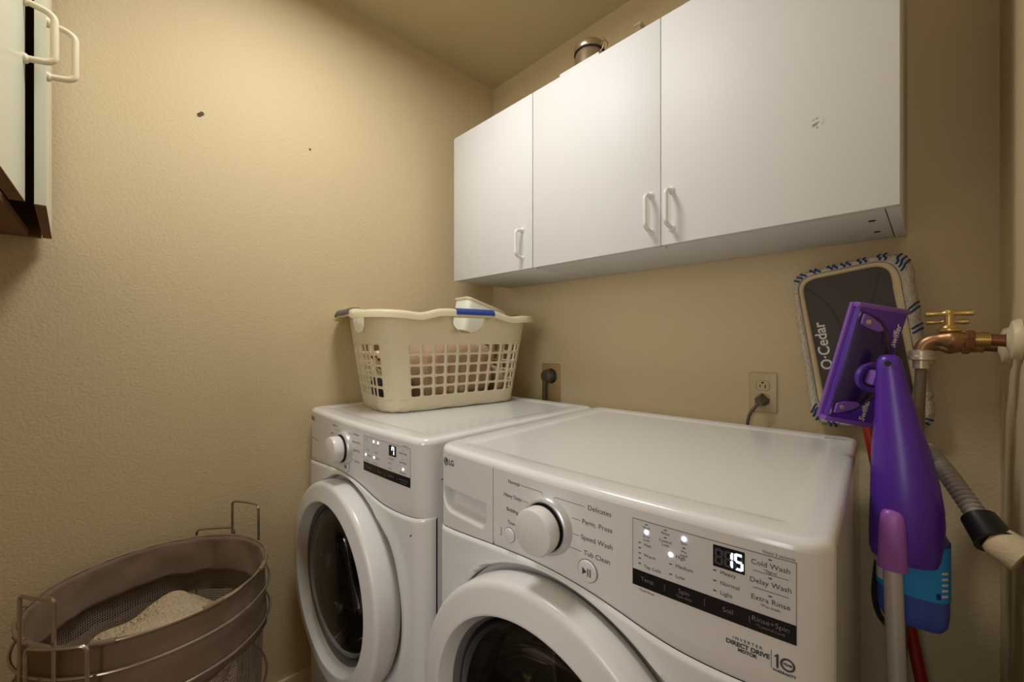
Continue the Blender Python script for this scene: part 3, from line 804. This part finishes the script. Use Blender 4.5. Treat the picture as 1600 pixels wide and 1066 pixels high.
# white tub leaning in the basket
x, y = inb(.0, .150)
t = thing('plastic_tub', 'white plastic tub tipped on top of the towels in the basket', 'tub', (x, y, BZ + .240), BR)
MT = Matrix.Translation((0, 0, .0)) @ Matrix.Rotation(radians(14), 4, 'X') @ Matrix.Rotation(radians(-16), 4, 'Y')
MT = Matrix.Rotation(radians(-17), 4, 'X')
def tubring(s_, z, r=.022):
    out = []
    for k in range(48):
        px_, py_ = rr_point(8 * k / 48, .055 * s_, .098 * s_, r); out.append(MT @ Vector((px_, py_, z)))
    return out
m = M(); m.loft([tubring(.86, 0), tubring(.93, .055), tubring(1, .125), tubring(.97, .125), tubring(.90, .055), tubring(.83, .006)], True, True, True); m.build('tub_body', BASKW, t)
m = M(); m.loft([tubring(1.0, .119), tubring(1.05, .119), tubring(1.05, .126), tubring(1.0, .126)], True, loop=True); m.build('tub_rim', BASK, t)

# ------------------------------------------------------------------ wire hamper
HC = Vector((-1.238, .080, 0)); HR = .212; HZ = .665
ham = thing('laundry_hamper', 'round wire-framed hamper with a brown cloth liner by the left wall', 'hamper', (HC.x, HC.y, 0))
def circ(r, z, n=72, wob=0.0):
    return [(r * cos(2 * pi * k / n) * (1 + wob * sin(3 * 2 * pi * k / n + .6)), r * sin(2 * pi * k / n) * (1 + wob * sin(3 * 2 * pi * k / n + .6)), z) for k in range(n)]
for i, (r, z) in enumerate(((HR, HZ), (HR + .006, HZ - .052), (HR + .007, HZ - .125), (HR, HZ - .29), (HR, HZ - .45), (HR, .03))):
    M().tube(circ(r, z), 0.0030 if i else .0034, 8, loop=True).build('hoop', WIRE, ham)
def loop_frame(a0, a1, r, zt_, zb_, rad=.0032):
    p = lambda a, z: (r * cos(radians(a)), r * sin(radians(a)), z)
    am = [a0 + (a1 - a0) * k / 4 for k in range(5)]
    return M().tube(rounded([p(a0, zb_), p(a0, zt_)] + [p(a, zt_) for a in am[1:-1]] + [p(a1, zt_), p(a1, zb_)], .012, 5), rad, 8)
for a0, a1 in ((106, 131), (298, 317)): loop_frame(a0, a1, HR + .009, HZ + .092, HZ - .10).build('carry_loop', WIRE, ham)
for a0, a1 in ((132, 156), (307, 332)): loop_frame(a0, a1, HR + .020, HZ + .012, .006).build('leg_frame', WIRE, ham)
# cloth band folded over the top hoop, inside and outside
def cloth_ring(r0, r1, z0, z1, n=120, rows=9, amp=.004, seed=0, sag=0.0):
    rings = []
    for j in range(rows + 1):
        f = j / rows; ring = []
        for k in range(n):
            a = 2 * pi * k / n
            w_ = noise.noise(Vector((cos(a) * 3.2, sin(a) * 3.2, f * 1.2 + seed))) * amp * 2 + noise.noise(Vector((cos(a) * 9, sin(a) * 9, f * 2.0 + seed + 5))) * amp
            r = r0 + (r1 - r0) * f + w_ * min(1, f * 3 + .15)
            z = z0 + (z1 - z0) * f + sag * noise.noise(Vector((cos(a) * 4, sin(a) * 4, seed + 9))) * (1 if f > .9 else .3)
            ring.append((r * cos(a), r * sin(a), z))
        rings.append(ring)
    return rings
rg = cloth_ring(HR - .0035, HR + .001, HZ - .002, HZ - .150, amp=.0022, seed=2, sag=.012)
M().loft(rg, True).build('liner_cuff', CANVAS, ham, smooth=80, solid=.0012)
rg = cloth_ring(HR - .0060, HR - .019, HZ - .001, HZ - .090, amp=.004, seed=4, sag=.012)
M().loft(rg, True).build('liner_band', CANVAS, ham, smooth=80, solid=.0012)
def net_ring(r0, r1, z0, z1, name, closed_bottom):
    n, rows = 96, 12; me = bpy.data.meshes.new(name); vv = []; ff = []
    for j in range(rows + 1):
        f = j / rows
        for k in range(n):
            a = 2 * pi * k / n; r = r0 + (r1 - r0) * f + noise.noise(Vector((cos(a) * 3, sin(a) * 3, f * 2))) * .006 * sin(pi * f)
            vv.append((r * cos(a), r * sin(a), z0 + (z1 - z0) * f))
    for j in range(rows):
        for k in range(n): ff.append((j * n + k, j * n + (k + 1) % n, (j + 1) * n + (k + 1) % n, (j + 1) * n + k))
    me.from_pydata(vv, [], ff); uvl = me.uv_layers.new(name='UVMap')
    for p in me.polygons:
        j, k = divmod(p.index, n)
        for li, (kk, jj) in zip(p.loop_indices, ((k, j), (k + 1, j), (k + 1, j + 1), (k, j + 1))): uvl.data[li].uv = (kk / n, jj / rows)
    me.shade_smooth(); me.materials.append(NET); o = bpy.data.objects.new(name, me); COL.objects.link(o); o.parent = ham; return o
net_ring(HR - .009, HR - .016, HZ - .060, .05, 'net_bag', True)
M().lathe([(HR - .016, .05), (.1, .045), (.001, .045)], (0, 0, 0), (0, 0, 1), 64).build('bag_floor', CANVAS, ham)
# clips that hold the cloth to the hoop
for a in (20, 60, 250, 290, 335):
    q = M(); q.tube([(HR * cos(radians(a + d)), HR * sin(radians(a + d)), HZ) for d in (-5, -2.5, 0, 2.5, 5)], .0052, 10); q.build('hem_loop', CANVAS, ham)
heap('towel', 'fluffy cream towel lying in the wire hamper', 'towel', TOWELC, -1.240, .075, .28, .140, .150, .298, radians(20), 21, .034, 10, 110, 2.6)

# ------------------------------------------------------------------ sockets, plugs, cords
def plate(x0, x1, z0, z1):
    return M().box((x0, YB - .0065, z0), (x1, YB - .0002, z1), .004, 3)
t = thing('wall_outlet', 'ivory wall outlet with two sockets behind the washing machine', 'outlet', (-.337, YB, 1.063))
plate(-.373, -.302, 1.006, 1.119).build('cover_plate', OUTLET, t, world=t)
def socket_face(cx, cz):
    q = M(); pts = []
    for k in range(32):
        a = 2 * pi * k / 32; pts.append((cx + max(-.0165, min(.0165, .0185 * cos(a))), YB - .0072, cz + max(-.0135, min(.0135, .0165 * sin(a)))))
    q.poly(pts, (0, .003, 0)); f = q.build('socket', OUTLET, t, world=t, smooth=0)
    q = M(); pts = [(cx + (p[0] - cx) * 1.06, YB - .0067, cz + (p[2] - cz) * 1.06) for p in pts]; q.poly(pts, (0, .001, 0)); q.build('socket_edge', CORD, t, world=t, smooth=0)
    q = M()
    q.box((cx - .0078, YB - .0076, cz - .006), (cx - .0055, YB - .007, cz + .003)); q.box((cx + .0052, YB - .0076, cz - .007), (cx + .0078, YB - .007, cz + .003))
    q.lathe([(.0028, 0), (.0028, .001), (.0001, .001)], (cx, YB - .0082, cz + .0085), (0, 1, 0), 12, True)
    q.build('slots', BLACK, f, world=t, smooth=0)
socket_face(-.337, 1.082); socket_face(-.337, 1.043)
M().lathe([(.003, 0), (.003, -.001), (.0001, -.0014)], (-.337, YB - .0065, 1.0625), (0, 1, 0), 12).build('screw', BRASS, t, world=t)
t = thing('power_cord', 'brown cord and angled plug in the lower socket of the two-socket outlet', 'cord', (-.337, YB - .008, 1.043))
q = M(); q.loft([[(-.337 + a * s_, yy, 1.043 + b * s_ + dz) for a, b in ((-.016, -.012), (.016, -.012), (.017, .002), (0, .018), (-.017, .002))] for yy, s_, dz in ((YB - .0085, 1, 0), (YB - .020, 1, 0), (YB - .034, .7, -.006), (YB - .040, .45, -.010))], True, True, True)
pl = q.build('plug', PLUG, t, world=t)
M().tube(smoothpath([(-.340, YB - .036, 1.036), (-.348, YB - .045, 1.022), (-.358, YB - .050, 1.004), (-.365, YB - .050, .970), (-.37, YB - .045, .90), (-.372, YB - .04, .70)], 6), .0042, 10).build('cord', CORD, t, world=t)
t = thing('dryer_outlet', 'large tan single outlet on the back wall behind the dryer', 'outlet', (-1.130, YB, 1.035))
plate(-1.179, -1.081, .955, 1.114).build('cover_plate', mat('tan_plate', (176, 150, 104), .45), t, world=t)
t.location = t.location
M().lathe([(.031, 0), (.031, -.004), (.029, -.0055), (.0005, -.0055)], (-1.126, YB - .0065, 1.062), (0, 1, 0), 32).build('socket', DARK, t, world=t)
t = thing('power_cord', 'thick brown dryer cord and round plug hanging down behind the dryer', 'cord', (-1.13, YB - .012, 1.062))
M().lathe([(.0285, -.0125), (.0285, -.028), (.026, -.038), (.018, -.043), (.0005, -.044)], (-1.131, YB, 1.062), (0, 1, 0), 28, True).build('plug', PLUG, t, world=t)
M().tube(smoothpath([(-1.134, YB - .032, 1.056), (-1.137, YB - .038, 1.030), (-1.138, YB - .038, .99), (-1.138, YB - .036, .93), (-1.136, YB - .03, .70)], 6), .0080, 12).build('cord', CORD, t, world=t)

# ------------------------------------------------------------------ flat mop leaning on the back wall
mop = thing('flat_mop', 'upturned flat mop with grey plate and fluffy cream pad against the back wall', 'mop', (.05, 1.22, 0))
YP = 1.312
k0 = YP / 1.34
def mp(x, z): return (x * k0, 1.21 + (z - 1.21) * k0)
QT = [mp(-.272, 1.392), mp(-.034, 1.428), mp(.013, 1.008), mp(-.220, .985)]
QI = [mp(-.246, 1.372), mp(-.070, 1.397), mp(-.018, 1.035), mp(-.188, 1.013)]
def roundpoly(P, r, n=7):
    out = []; k = len(P)
    for i in range(k):
        p = Vector(P[i]); a = Vector(P[i - 1]) - p; b = Vector(P[(i + 1) % k]) - p
        A = p + a.normalized() * r; B = p + b.normalized() * r
        for q in range(n + 1):
            t_ = q / n; out.append(A * (1 - t_) ** 2 + p * 2 * t_ * (1 - t_) + B * t_ * t_)
    return out
def dens(P, step=.006):
    out = []
    for i in range(len(P)):
        a, b = P[i], P[(i + 1) % len(P)]; n = max(1, int((b - a).length / step))
        out += [a + (b - a) * k / n for k in range(n)]
    return out
PO = dens(roundpoly(QT, .045)); cen = Vector((sum(p.x for p in PO) / len(PO), sum(p.y for p in PO) / len(PO)))
pi_ = dens(roundpoly(QI, .035))
# plate
m = M(); m.poly([(p.x, YP - .002, p.y) for p in roundpoly(QI, .035)], (0, .008, 0)); pt = m.build('plate', PADG, mop, world=mop)
m = M()
for C_ in ([mp(-.236, 1.352), mp(-.185, 1.30), mp(-.155, 1.22), mp(-.145, 1.15)], [mp(-.088, 1.38), mp(-.10, 1.32), mp(-.115, 1.25), mp(-.12, 1.15)]):
    m.tube(smoothpath([(x, YP - .0022, z) for x, z in C_], 6), .0011, 6)
m.build('plate_ridge', DARK, mop, world=mop)
# binding ring and fluffy rim: swept along outline between inner and outer
n = 220
def resample(P, n):
    L = [0]; k = len(P)
    for i in range(k): L.append(L[-1] + (P[(i + 1) % k] - P[i]).length)
    out = []; j = 0
    for q in range(n):
        s_ = L[-1] * q / n
        while L[j + 1] < s_: j += 1
        f = (s_ - L[j]) / max(1e-9, L[j + 1] - L[j]); out.append(P[j] + (P[(j + 1) % k] - P[j]) * f)
    return out
RO = resample(roundpoly(QT, .05), n); RI = resample(roundpoly(QI, .035), n)
m = M(); rings = []
for i in range(n):
    a, b = RI[i], RO[i]; d = (b - a)
    j1 = noise.noise(Vector((b.x * 90, b.y * 90, 1))) * .005; ring = []
    for f, y in ((.22, .000), (.34, -.010), (.52, -.017), (.72, -.017), (.90, -.010), (1.0, .004), (.94, .016), (.6, .022), (.25, .018)):
        p = a + d * f + d.normalized() * (j1 + noise.noise(Vector((p_x := b.x * 150, b.y * 150, f * 9))) * .0025) * (1 if f > .4 else 0)
        ring.append((p.x, YP + y, p.y))
    rings.append(ring)
m.loft(rings, True, loop=True); m.build('pad', FLUFF, mop, world=mop, smooth=80)
m = M(); rings = []
for i in range(n):
    a, b = RI[i], RO[i]; d = b - a
    rings.append([((a + d * f).x, YP + y, (a + d * f).y) for f, y in ((-.06, -.002), (.02, -.008), (.2, -.0105), (.36, -.010), (.40, -.004), (.1, .004))])
m.loft(rings, True, loop=True); m.build('binding', BIND, mop, world=mop, smooth=70)
m = M(); rings = []
m.tube([((RI[i] + (RO[i] - RI[i]) * .36).x, YP - .0108, (RI[i] + (RO[i] - RI[i]) * .36).y) for i in range(n) if (i // 2) % 2 == 0 or True][::1], .0008, 5, loop=True); m.build('stitching', CORD, mop, world=mop)
# blue yarn loops on the pad rim
def yarn_marks(marks):
    for i0, cnt in marks:
        q = M()
        for s_ in range(cnt):
            i = (i0 + s_ * 2) % n; a, b = RI[i], RO[i]; d = b - a; nb = (RO[(i + 2) % n] - RO[i]).normalized()
            q.tube(smoothpath([((a + d * .48 + nb * .001).x, YP - .017, (a + d * .48).y), ((a + d * .62 + nb * .003).x, YP - .0195, (a + d * .62).y), ((a + d * .8 - nb * .002).x, YP - .0175, (a + d * .8).y), ((a + d * 1.0 + nb * .002).x, YP - .004, (a + d * 1.0).y)], 4), .0022, 6)
        q.build('blue_yarn', BLUEY, mop, world=mop)
def near_i(x, z):
    x, z = mp(x, z); return min(range(n), key=lambda i: (RO[i] - Vector((x, z))).length)
mk = [(near_i(x, z), c_) for x, z, c_ in ((-.268, 1.378, 3), (-.225, 1.405, 2), (-.19, 1.41, 2), (-.16, 1.415, 2), (-.125, 1.42, 2), (-.09, 1.422, 2), (-.045, 1.422, 3), (-.022, 1.30, 2), (-.016, 1.25, 2), (.005, 1.03, 3), (-.212, 1.0, 3), (-.17, .99, 2))]
yarn_marks(mk)
m = M(); dirv = (Vector(QI[0]) - Vector(QI[3])).normalized(); nrm = Vector((dirv.y, -dirv.x))
oc = Vector(mp(-.196, 1.165)) ; oc = Vector(mp(-.197, 1.197))
text_faces(m.b, 'O\u00b7Cedar', .034, lambda x, y: ((oc + dirv * x - nrm * y).x, YP - .0026, (oc + dirv * x - nrm * y).y), 'CENTER', bold=.0006)
m.build('lettering', WTEXT, mop, world=mop, smooth=0)
# joint and red pole
jc = mp(-.135, 1.19)
M().lathe([(.03, 0), (.03, -.008), (.02, -.016), (.0, -.016)], (jc[0], YP - .002, jc[1]), (0, 1, 0), 24, True).build('swivel_joint', DARK, mop, world=mop)
M().tube([(jc[0], YP - .026, jc[1]), (-.1015, 1.268, .998), (-.012, 1.19, .50), (.055, 1.13, .012)], .0105, 14).build('pole', REDP, mop, world=mop)

# ------------------------------------------------------------------ purple spray mop (head up)
spm = thing('spray_mop', 'purple spray mop stood head up beside the washing machine with blue bottle', 'mop', (-.030, .975, 0))
TL, TRp, BRp, BL = [Vector(p) for p in ((-.0915, .995, 1.289), (-.0305, 1.060, 1.257), (-.086, 1.060, 1.032), (-.1430, .995, 1.070))]
el = (TL - BL).normalized(); HL = (TL - BL).length
ew = (TRp - TL); ew = (ew - el * ew.dot(el)); HW = ew.length; ew.normalize(); en = el.cross(ew)
if en.y > 0: en = -en
HO = (TL + TRp + BRp + BL) / 4
def hp(a, b, c_=0.0): return HO + el * a + ew * b + en * c_
def hmat(): return Matrix(((ew.x, el.x, en.x, HO.x), (ew.y, el.y, en.y, HO.y), (ew.z, el.z, en.z, HO.z), (0, 0, 0, 1)))
HM = hmat(); hw, hl = HW / 2, HL / 2
M().box((-hw, -hl, -.010), (hw, hl, .004), .006, 3, HM).build('head_plate', PURPLE, spm, world=spm)
M().box((-hw - .004, -hl - .003, -.018), (hw + .002, hl + .003, -.0095), .003, 2, HM).build('head_edge', LAVH, spm, world=spm)
# end caps (pale lavender ends)
for sgn in (1, -1):
    M().box((-hw - .002, hl - .006 if sgn > 0 else -hl - .004, -.012), (hw + .001, hl + .004 if sgn > 0 else -hl + .006, .0055), .003, 2, HM).build('end_cap', LAVH, spm, world=spm)
# dark clear dome: half lens along the left half of the head
rings = []
NA = 22
for i in range(NA + 1):
    f = -1 + 2 * i / NA; a = f * (hl - .010); bmax = -hw + .004 + (2 * hw - .010) * sqrt(max(0.0, 1 - abs(f) ** 2.2)); bmin = -hw + .003
    ring = []
    for k in range(11):
        g = k / 10; b = bmin + (bmax - bmin) * g
        ring.append(hp(a, b, .0045 + .014 * sin(pi * min(1, g * 1.0)) ** .7 * sqrt(max(0.05, 1 - f * f))))
    rings.append(ring)
M().loft(rings, closed=False).build('dome', PURPLED, spm, world=spm, smooth=60)
for sgn in (1, -1):
    c0 = sgn * (hl - .030)
    m = M(); pts = []
    for k in range(24):
        g = k / 23
        pts.append(0)
    poly = [(-.012, -.010), (.004, -.010), (.022, -.007), (.030, 0), (.022, .007), (.004, .010), (-.012, .010)]
    m.poly([hp(c0 + b_ - sgn * a_ * .35, -hw + .016 + a_, .0125) for a_, b_ in [(Vector(q).x, Vector(q).y) for q in roundpoly([Vector(p) for p in poly], .003, 3)]], en * .004)
    cl = m.build('clip', LAVH, spm, world=spm)
    M().lathe([(.0045, 0), (.0042, .002), (.001, .0024)], hp(c0, -hw + .014, .0165), en, 14, False, True).build('screw', NICKEL, cl, world=spm)
# hub disc + fork
hubc = Vector((-.062, .990, 1.170))
M().lathe([(.031, -.002), (.031, .010), (.027, .014), (.020, .013), (.017, .004), (.0005, .004)], hp(-.016, hw * .10, .006), en, 36, True).build('hub', PURPLE, spm, world=spm)
M().box((-.012, -.014, 0), (.012, .014, .030), .004, 2, Matrix.Translation(hp(-.016, hw * .10, .006) - HO) @ HM).build('hinge_block', LAVH, spm, world=spm)
# lettering on both outer corners
m = M()
for (a, b) in ((hl - .048, hw - .0125), (-hl + .028, hw - .026)):
    text_faces(m.b, 'Swiffer', .0155, lambda x, y, a=a, b=b: hp(a + x, b - y, .0046), 'CENTER', shear=.3, bold=.0003)
m.build('lettering', WTEXT, spm, world=spm, smooth=0)
# tapering body
def ell(cx, cy, cz, rx, ry, n=36, p=2.3, tilt=0):
    out = []
    for k in range(n):
        a = 2 * pi * k / n; c_, s_ = cos(a), sin(a)
        out.append((cx + rx * math.copysign(abs(c_) ** (2 / p), c_), cy + ry * math.copysign(abs(s_) ** (2 / p), s_), cz))
    return out
YS = .975
secs = [(1.186, -.052, .006, .006), (1.183, -.052, .0125, .011), (1.176, -.052, .0165, .0145), (1.160, -.051, .0185, .016), (1.12, -.0465, .0235, .020), (1.07, -.0405, .0300, .028), (1.02, -.0345, .0385, .036), (.97, -.0295, .0440, .042), (.93, -.0265, .0470, .045), (.90, -.0265, .0480, .046), (.87, -.0275, .0475, .046), (.845, -.029, .0455, .045), (.836, -.029, .043, .043), (.835, -.029, .036, .036)]
M().loft([ell(cx - .004 * min(1, max(0, (1.15 - z) / .2)), YS + .010, z, rx, ry) for z, cx, rx, ry in secs], True, True, True).build('body', PURPLE, spm, world=spm, smooth=60)
M().lathe([(.0048, 0), (.0048, .0015), (.0001, .0015)], (-.0525, YS - .0055, 1.171), (-.25, -1, 0), 14, True).build('pivot_pin', BLACK, spm, world=spm)
# lavender pole socket on the body
secs = [(.925, .004, .003), (.923, .011, .008), (.915, .0155, .011), (.90, .0175, .013), (.87, .0185, .015), (.838, .0195, .0165), (.826, .0195, .0165), (.825, .016, .014)]
M().loft([ell(-.0455, YS - .030 , z, rx, ry, 28, 2.6) for z, rx, ry in secs], True, True, True).build('pole_socket', LAV, spm, world=spm, smooth=60)
M().tube([(-.0455, YS - .030, .835), (-.0385, YS - .035, .60), (-.025, YS - .045, .02)], .0128, 20).build('pole', ALU, spm, world=spm)
# bottle
bsec = [(.895, .028, .026), (.875, .042, .034), (.865, .0465, .037), (.78, .0470, .038), (.745, .0470, .038), (.726, .045, .036), (.717, .040, .032), (.716, .02, .02)]
BY = YS + .045
bot = M().loft([ell(-.0235, BY, z, rx, ry, 40, 2.8) for z, rx, ry in bsec], True, True, True).build('bottle', BLUEB, spm, world=spm, smooth=50)
def bottle_patch(k0_, k1_, z0, z1, name, mm, up):
    R = []
    for z in (z0, z1):
        R.append([(x, y, z) for x, y, _ in [ell(-.0235, BY, 0, .0470 + up, .038 + up, 160, 2.8)[k % 160] for k in range(k0_, k1_ + 1)]])
    return M().loft(R, closed=False).build(name, mm, bot, world=spm, smooth=60)
bottle_patch(82, 166, .772, .864, 'label', CYANL, .0006)
bottle_patch(86, 112, .782, .860, 'label_panel', WHITEP, .0010)
bottle_patch(134, 138, .778, .788, 'label_square', mat('navy_print', (24, 34, 120), .5), .0010)
for i in range(5): bottle_patch(139, 147, .782 + i * .0095, .786 + i * .0095, 'label_text_line', WTEXT, .0010)
m = M(); m.tube(smoothpath([(-.070, BY, .80), (-.074, BY, .74), (-.066, BY - .02, .712), (-.050, BY - .036, .702)], 6), .0045, 8); m.build('bottle_cradle', DARK, spm, world=spm)

# ------------------------------------------------------------------ faucets, hoses, escutcheons
def faucet(y, z, label, hlabel, hgroup_dx):
    t = thing('wall_faucet', label, 'faucet', (XR, y, z), 0, 'washing machine faucets on the right wall')
    X = lambda q: q
    M().lathe([(.034, 0), (.034, .004), (.030, .010), (.016, .014), (.011, .016)], (XR - .0005, y, z), (-1, 0, 0), 32, True).build('escutcheon', TRIM, t, world=t)
    M().tube([(XR - .012, y, z - .002), (.090, y, z - .002), (.080, y, z - .001), (.068, y, z)], .0100, 18).build('supply_pipe', COPPER, t, world=t)
    q = M(); pr = []
    for k in range(33):
        pr.append((.0125 + (.0014 if (k // 2) % 2 == 0 else -.0004), k * .00055))
    q.lathe(pr, (.069, y, z), (-1, 0, 0), 24, True, True); q.build('threaded_coupling', BRASS, t, world=t)
    M().lathe([(.0, 0), (.0155, 0), (.0165, .002), (.0165, .009), (.0155, .011), (.0, .011)], (.052, y, z), (-1, 0, 0), 6).build('hex_nut', COPPER, t, world=t, smooth=20)
    P_ = smoothpath([(.043, y, z), (.034, y, z), (.024, y, z + .001), (.012, y, z + .001), (.001, y, z - .001), (-.008, y, z - .008), (-.0125, y, z - .020)], 5)
    R_ = [.011 + .0065 * math.exp(-((p.x - .026) / .011) ** 2) for p in P_]
    M().tube(P_, R_, 20).build('faucet_body', BRONZE, t, world=t, smooth=60)
    M().lathe([(.010, 0), (.0165, .004), (.0165, .007), (.012, .009), (.011, .012), (.0065, .0135), (.0062, .034), (.0, .034)], (.022, y, z + .012), (0, 0, 1), 24).build('bonnet', BRASS, t, world=t)
    hz = z + .046
    q = M(); q.tube([(.022 + d, y, hz) for d in (-.030, -.029, -.022, -.010, -.004, 0, .004, .010, .022, .029, .030)], [.0015, .0046, .0054, .0038, .0062, .0078, .0062, .0038, .0054, .0046, .0015], 14)
    q.lathe([(.0070, -.004), (.0075, 0), (.0065, .006), (.003, .0075), (.0001, .0078)], (.022, y, hz), (0, 0, 1), 18)
    q.build('cross_handle', BRASS, t, world=t)
    h = thing('fill_hose', hlabel, 'hose', (-.0125, y, z - .02), 0, 'braided fill hoses under the faucets')
    M().lathe([(.0125, 0), (.0165, -.002), (.0165, -.010), (.0185, -.011), (.0185, -.017), (.0150, -.018), (.0115, -.019), (.0115, -.033), (.0095, -.034)], (-.0125, y, z - .018), (0, 0, 1), 20, True).build('coupling', NICKEL, h, world=h)
    dx = hgroup_dx; hx_, hy_ = (-.038, .035) if dx > -.02 else (-.050, .004)
    M().tube(smoothpath([(-.0125, y, z - .050), (-.0125 + dx * .2, y + .004, z - .10), (-.0125 + dx * .5, y + .02, z - .20), (-.0125 + dx, y + hy_ * .8, z - .34), (hx_, y + hy_, z - .55), (hx_, y + hy_, .40), (hx_, y + hy_, .02)], 6), .0078, 14).build('hose', HOSEB, h, world=h)
faucet(1.045, 1.212, 'nearer brass hose faucet with cross handle on the right wall', 'braided fill hose hanging from the nearer faucet', -.008)
faucet(1.168, 1.201, 'farther brass hose faucet, half hidden behind the nearer one', 'braided fill hose hanging from the farther faucet', -.034)

# ------------------------------------------------------------------ drain hose and standpipe
t = thing('drain_hose', 'grey corrugated drain hose taped into the beige pipe at the right', 'hose', (.0, 1.10, .99))
base = smoothpath([(-.015, 1.275, .70), (-.012, 1.27, .85), (-.010, 1.235, .955), (-.004, 1.16, .992), (.006, 1.10, .990), (.024, 1.05, .970), (.046, 1.005, .938), (.062, .975, .915)], 8)
# resample finely for corrugation
L = [0]
for i in range(len(base) - 1): L.append(L[-1] + (base[i + 1] - base[i]).length)
pts, rs = [], []; j = 0; NS = int(L[-1] / .0014)
for q in range(NS + 1):
    s_ = L[-1] * q / NS
    while j < len(L) - 2 and L[j + 1] < s_: j += 1
    f = (s_ - L[j]) / max(1e-9, L[j + 1] - L[j]); pts.append(base[j] + (base[j + 1] - base[j]) * f); rs.append(.0125 + .0024 * sin(2 * pi * s_ / .0085))
M().tube(pts, rs, 16).build('hose', DRAIN, t, world=t, smooth=60)
d_ = (base[-1] - base[-6]).normalized()
e0 = base[-1]
M().tube([e0 - d_ * .024, e0 - d_ * .022, e0 + d_ * .016, e0 + d_ * .020], [.016, .0220, .0250, .0262], 18).build('tape', TAPE, t, world=t)
sd = d_.cross(Vector((0, 0, 1))).normalized(); ud = sd.cross(d_)
MC = Matrix(((d_.x, sd.x, ud.x, e0.x), (d_.y, sd.y, ud.y, e0.y), (d_.z, sd.z, ud.z, e0.z), (0, 0, 0, 1)))
M().box((-.012, -.026, -.034), (.012, -.008, -.014), .003, 2, MC).build('clamp', TAPE, t, world=t)
M().lathe([(.003, 0), (.003, .010), (.0001, .010)], MC @ Vector((-.014, -.022, -.016)), -d_, 10, True).build('clamp_screw', NICKEL, t, world=t)
t = thing('drain_standpipe', 'beige drain pipe end coming out of the right wall below the faucets', 'pipe', (XR, .93, .87))
dp_ = Vector((.033, -.015, -.018)).normalized(); e1 = e0 + d_ * .012
M().tube([e1, e1 + dp_ * .006, e1 + dp_ * .02, e1 + dp_ * .036], [.021, .0240, .0248, .025], 24).build('pipe', PIPEC, t, world=t)

# ------------------------------------------------------------------ jar etc. on top of the cabinets
t = thing('clamp_jar', 'shiny clamp-lid storage jar on top of the two-door cabinet', 'jar', (-.803, 1.15, CZ1 + .009 ))
M().lathe([(.0, 0), (.044, 0), (.048, .004), (.048, .105), (.046, .115), (.045, .122)], (0, 0, 0), (0, 0, 1), 40).build('jar_body', JARM, t)
M().lathe([(.0495, .121), (.0505, .123), (.0505, .138), (.049, .142), (.044, .1465), (.0, .148)], (0, 0, 0), (0, 0, 1), 40).build('lid', JARM, t)
M().tube(circ(.0500, .1195, 40), .0018, 6, loop=True).build('seal', CORD, t)
m = M()
m.tube(rounded([(.049, -.010, .100), (.060, -.010, .108), (.066, -.010, .130), (.056, -.010, .146), (.046, -.010, .146)], .008), .0018, 8)
m.tube(rounded([(.049, .010, .100), (.060, .010, .108), (.066, .010, .130), (.056, .010, .146), (.046, .010, .146)], .008), .0018, 8)
m.tube([(.066, -.010, .130), (.066, .010, .130)], .0018, 8)
m.build('clamp', JARM, t)
m = M(); m.box((-.056, -.012, .075), (-.049, .012, .130), .002); m.build('hinge', JARM, t)
tag(M().box((-.822, 1.016, CZ1 + .0005), (-.677, 1.235, CZ1 + .0085), .001).build('white_tray', MELA, loc=(-.75, 1.12, CZ1)), 'thin white board lying under the clamp jar on the cabinets', 'board')
t = thing('cream_container', 'narrow cream container standing on top of the two-door cabinet', 'container', (-.672, 1.285, CZ1 + .0005))
M().box((-.034, -.012, 0), (-.010, .012, .232), .004).build('box_body', OUTLET, t); M().box((-.036, -.014, .2322), (-.008, .014, .240), .002).build('box_lid', TRIM, t)

# ------------------------------------------------------------------ marks on the left wall
t = thing('wall_anchor', 'brown plastic screw anchor left in the wall at the upper left', 'anchor', (XL, .190, 1.878))
m = M()
for dy, dz in ((-.003, -.003), (.003, .003)): m.lathe([(.0055, 0), (.0055, .0015), (.004, .0022), (.0022, .0004), (.0001, .0004)], (XL, .190 + dy, 1.878 + dz), (1, 0, 0), 14)
m.build('plug', mat('brown_anchor', (92, 76, 54), .6), t, world=t)
t = thing('nail', 'tiny dark nail head in the left wall, right of the screw anchor', 'nail', (XL, .494, 1.874))
M().lathe([(.0032, 0), (.0035, .002), (.0001, .003)], (XL, .494, 1.874), (1, 0, 0), 12).build('head', mat('brown_anchor', (92, 76, 54), .6), t, world=t)
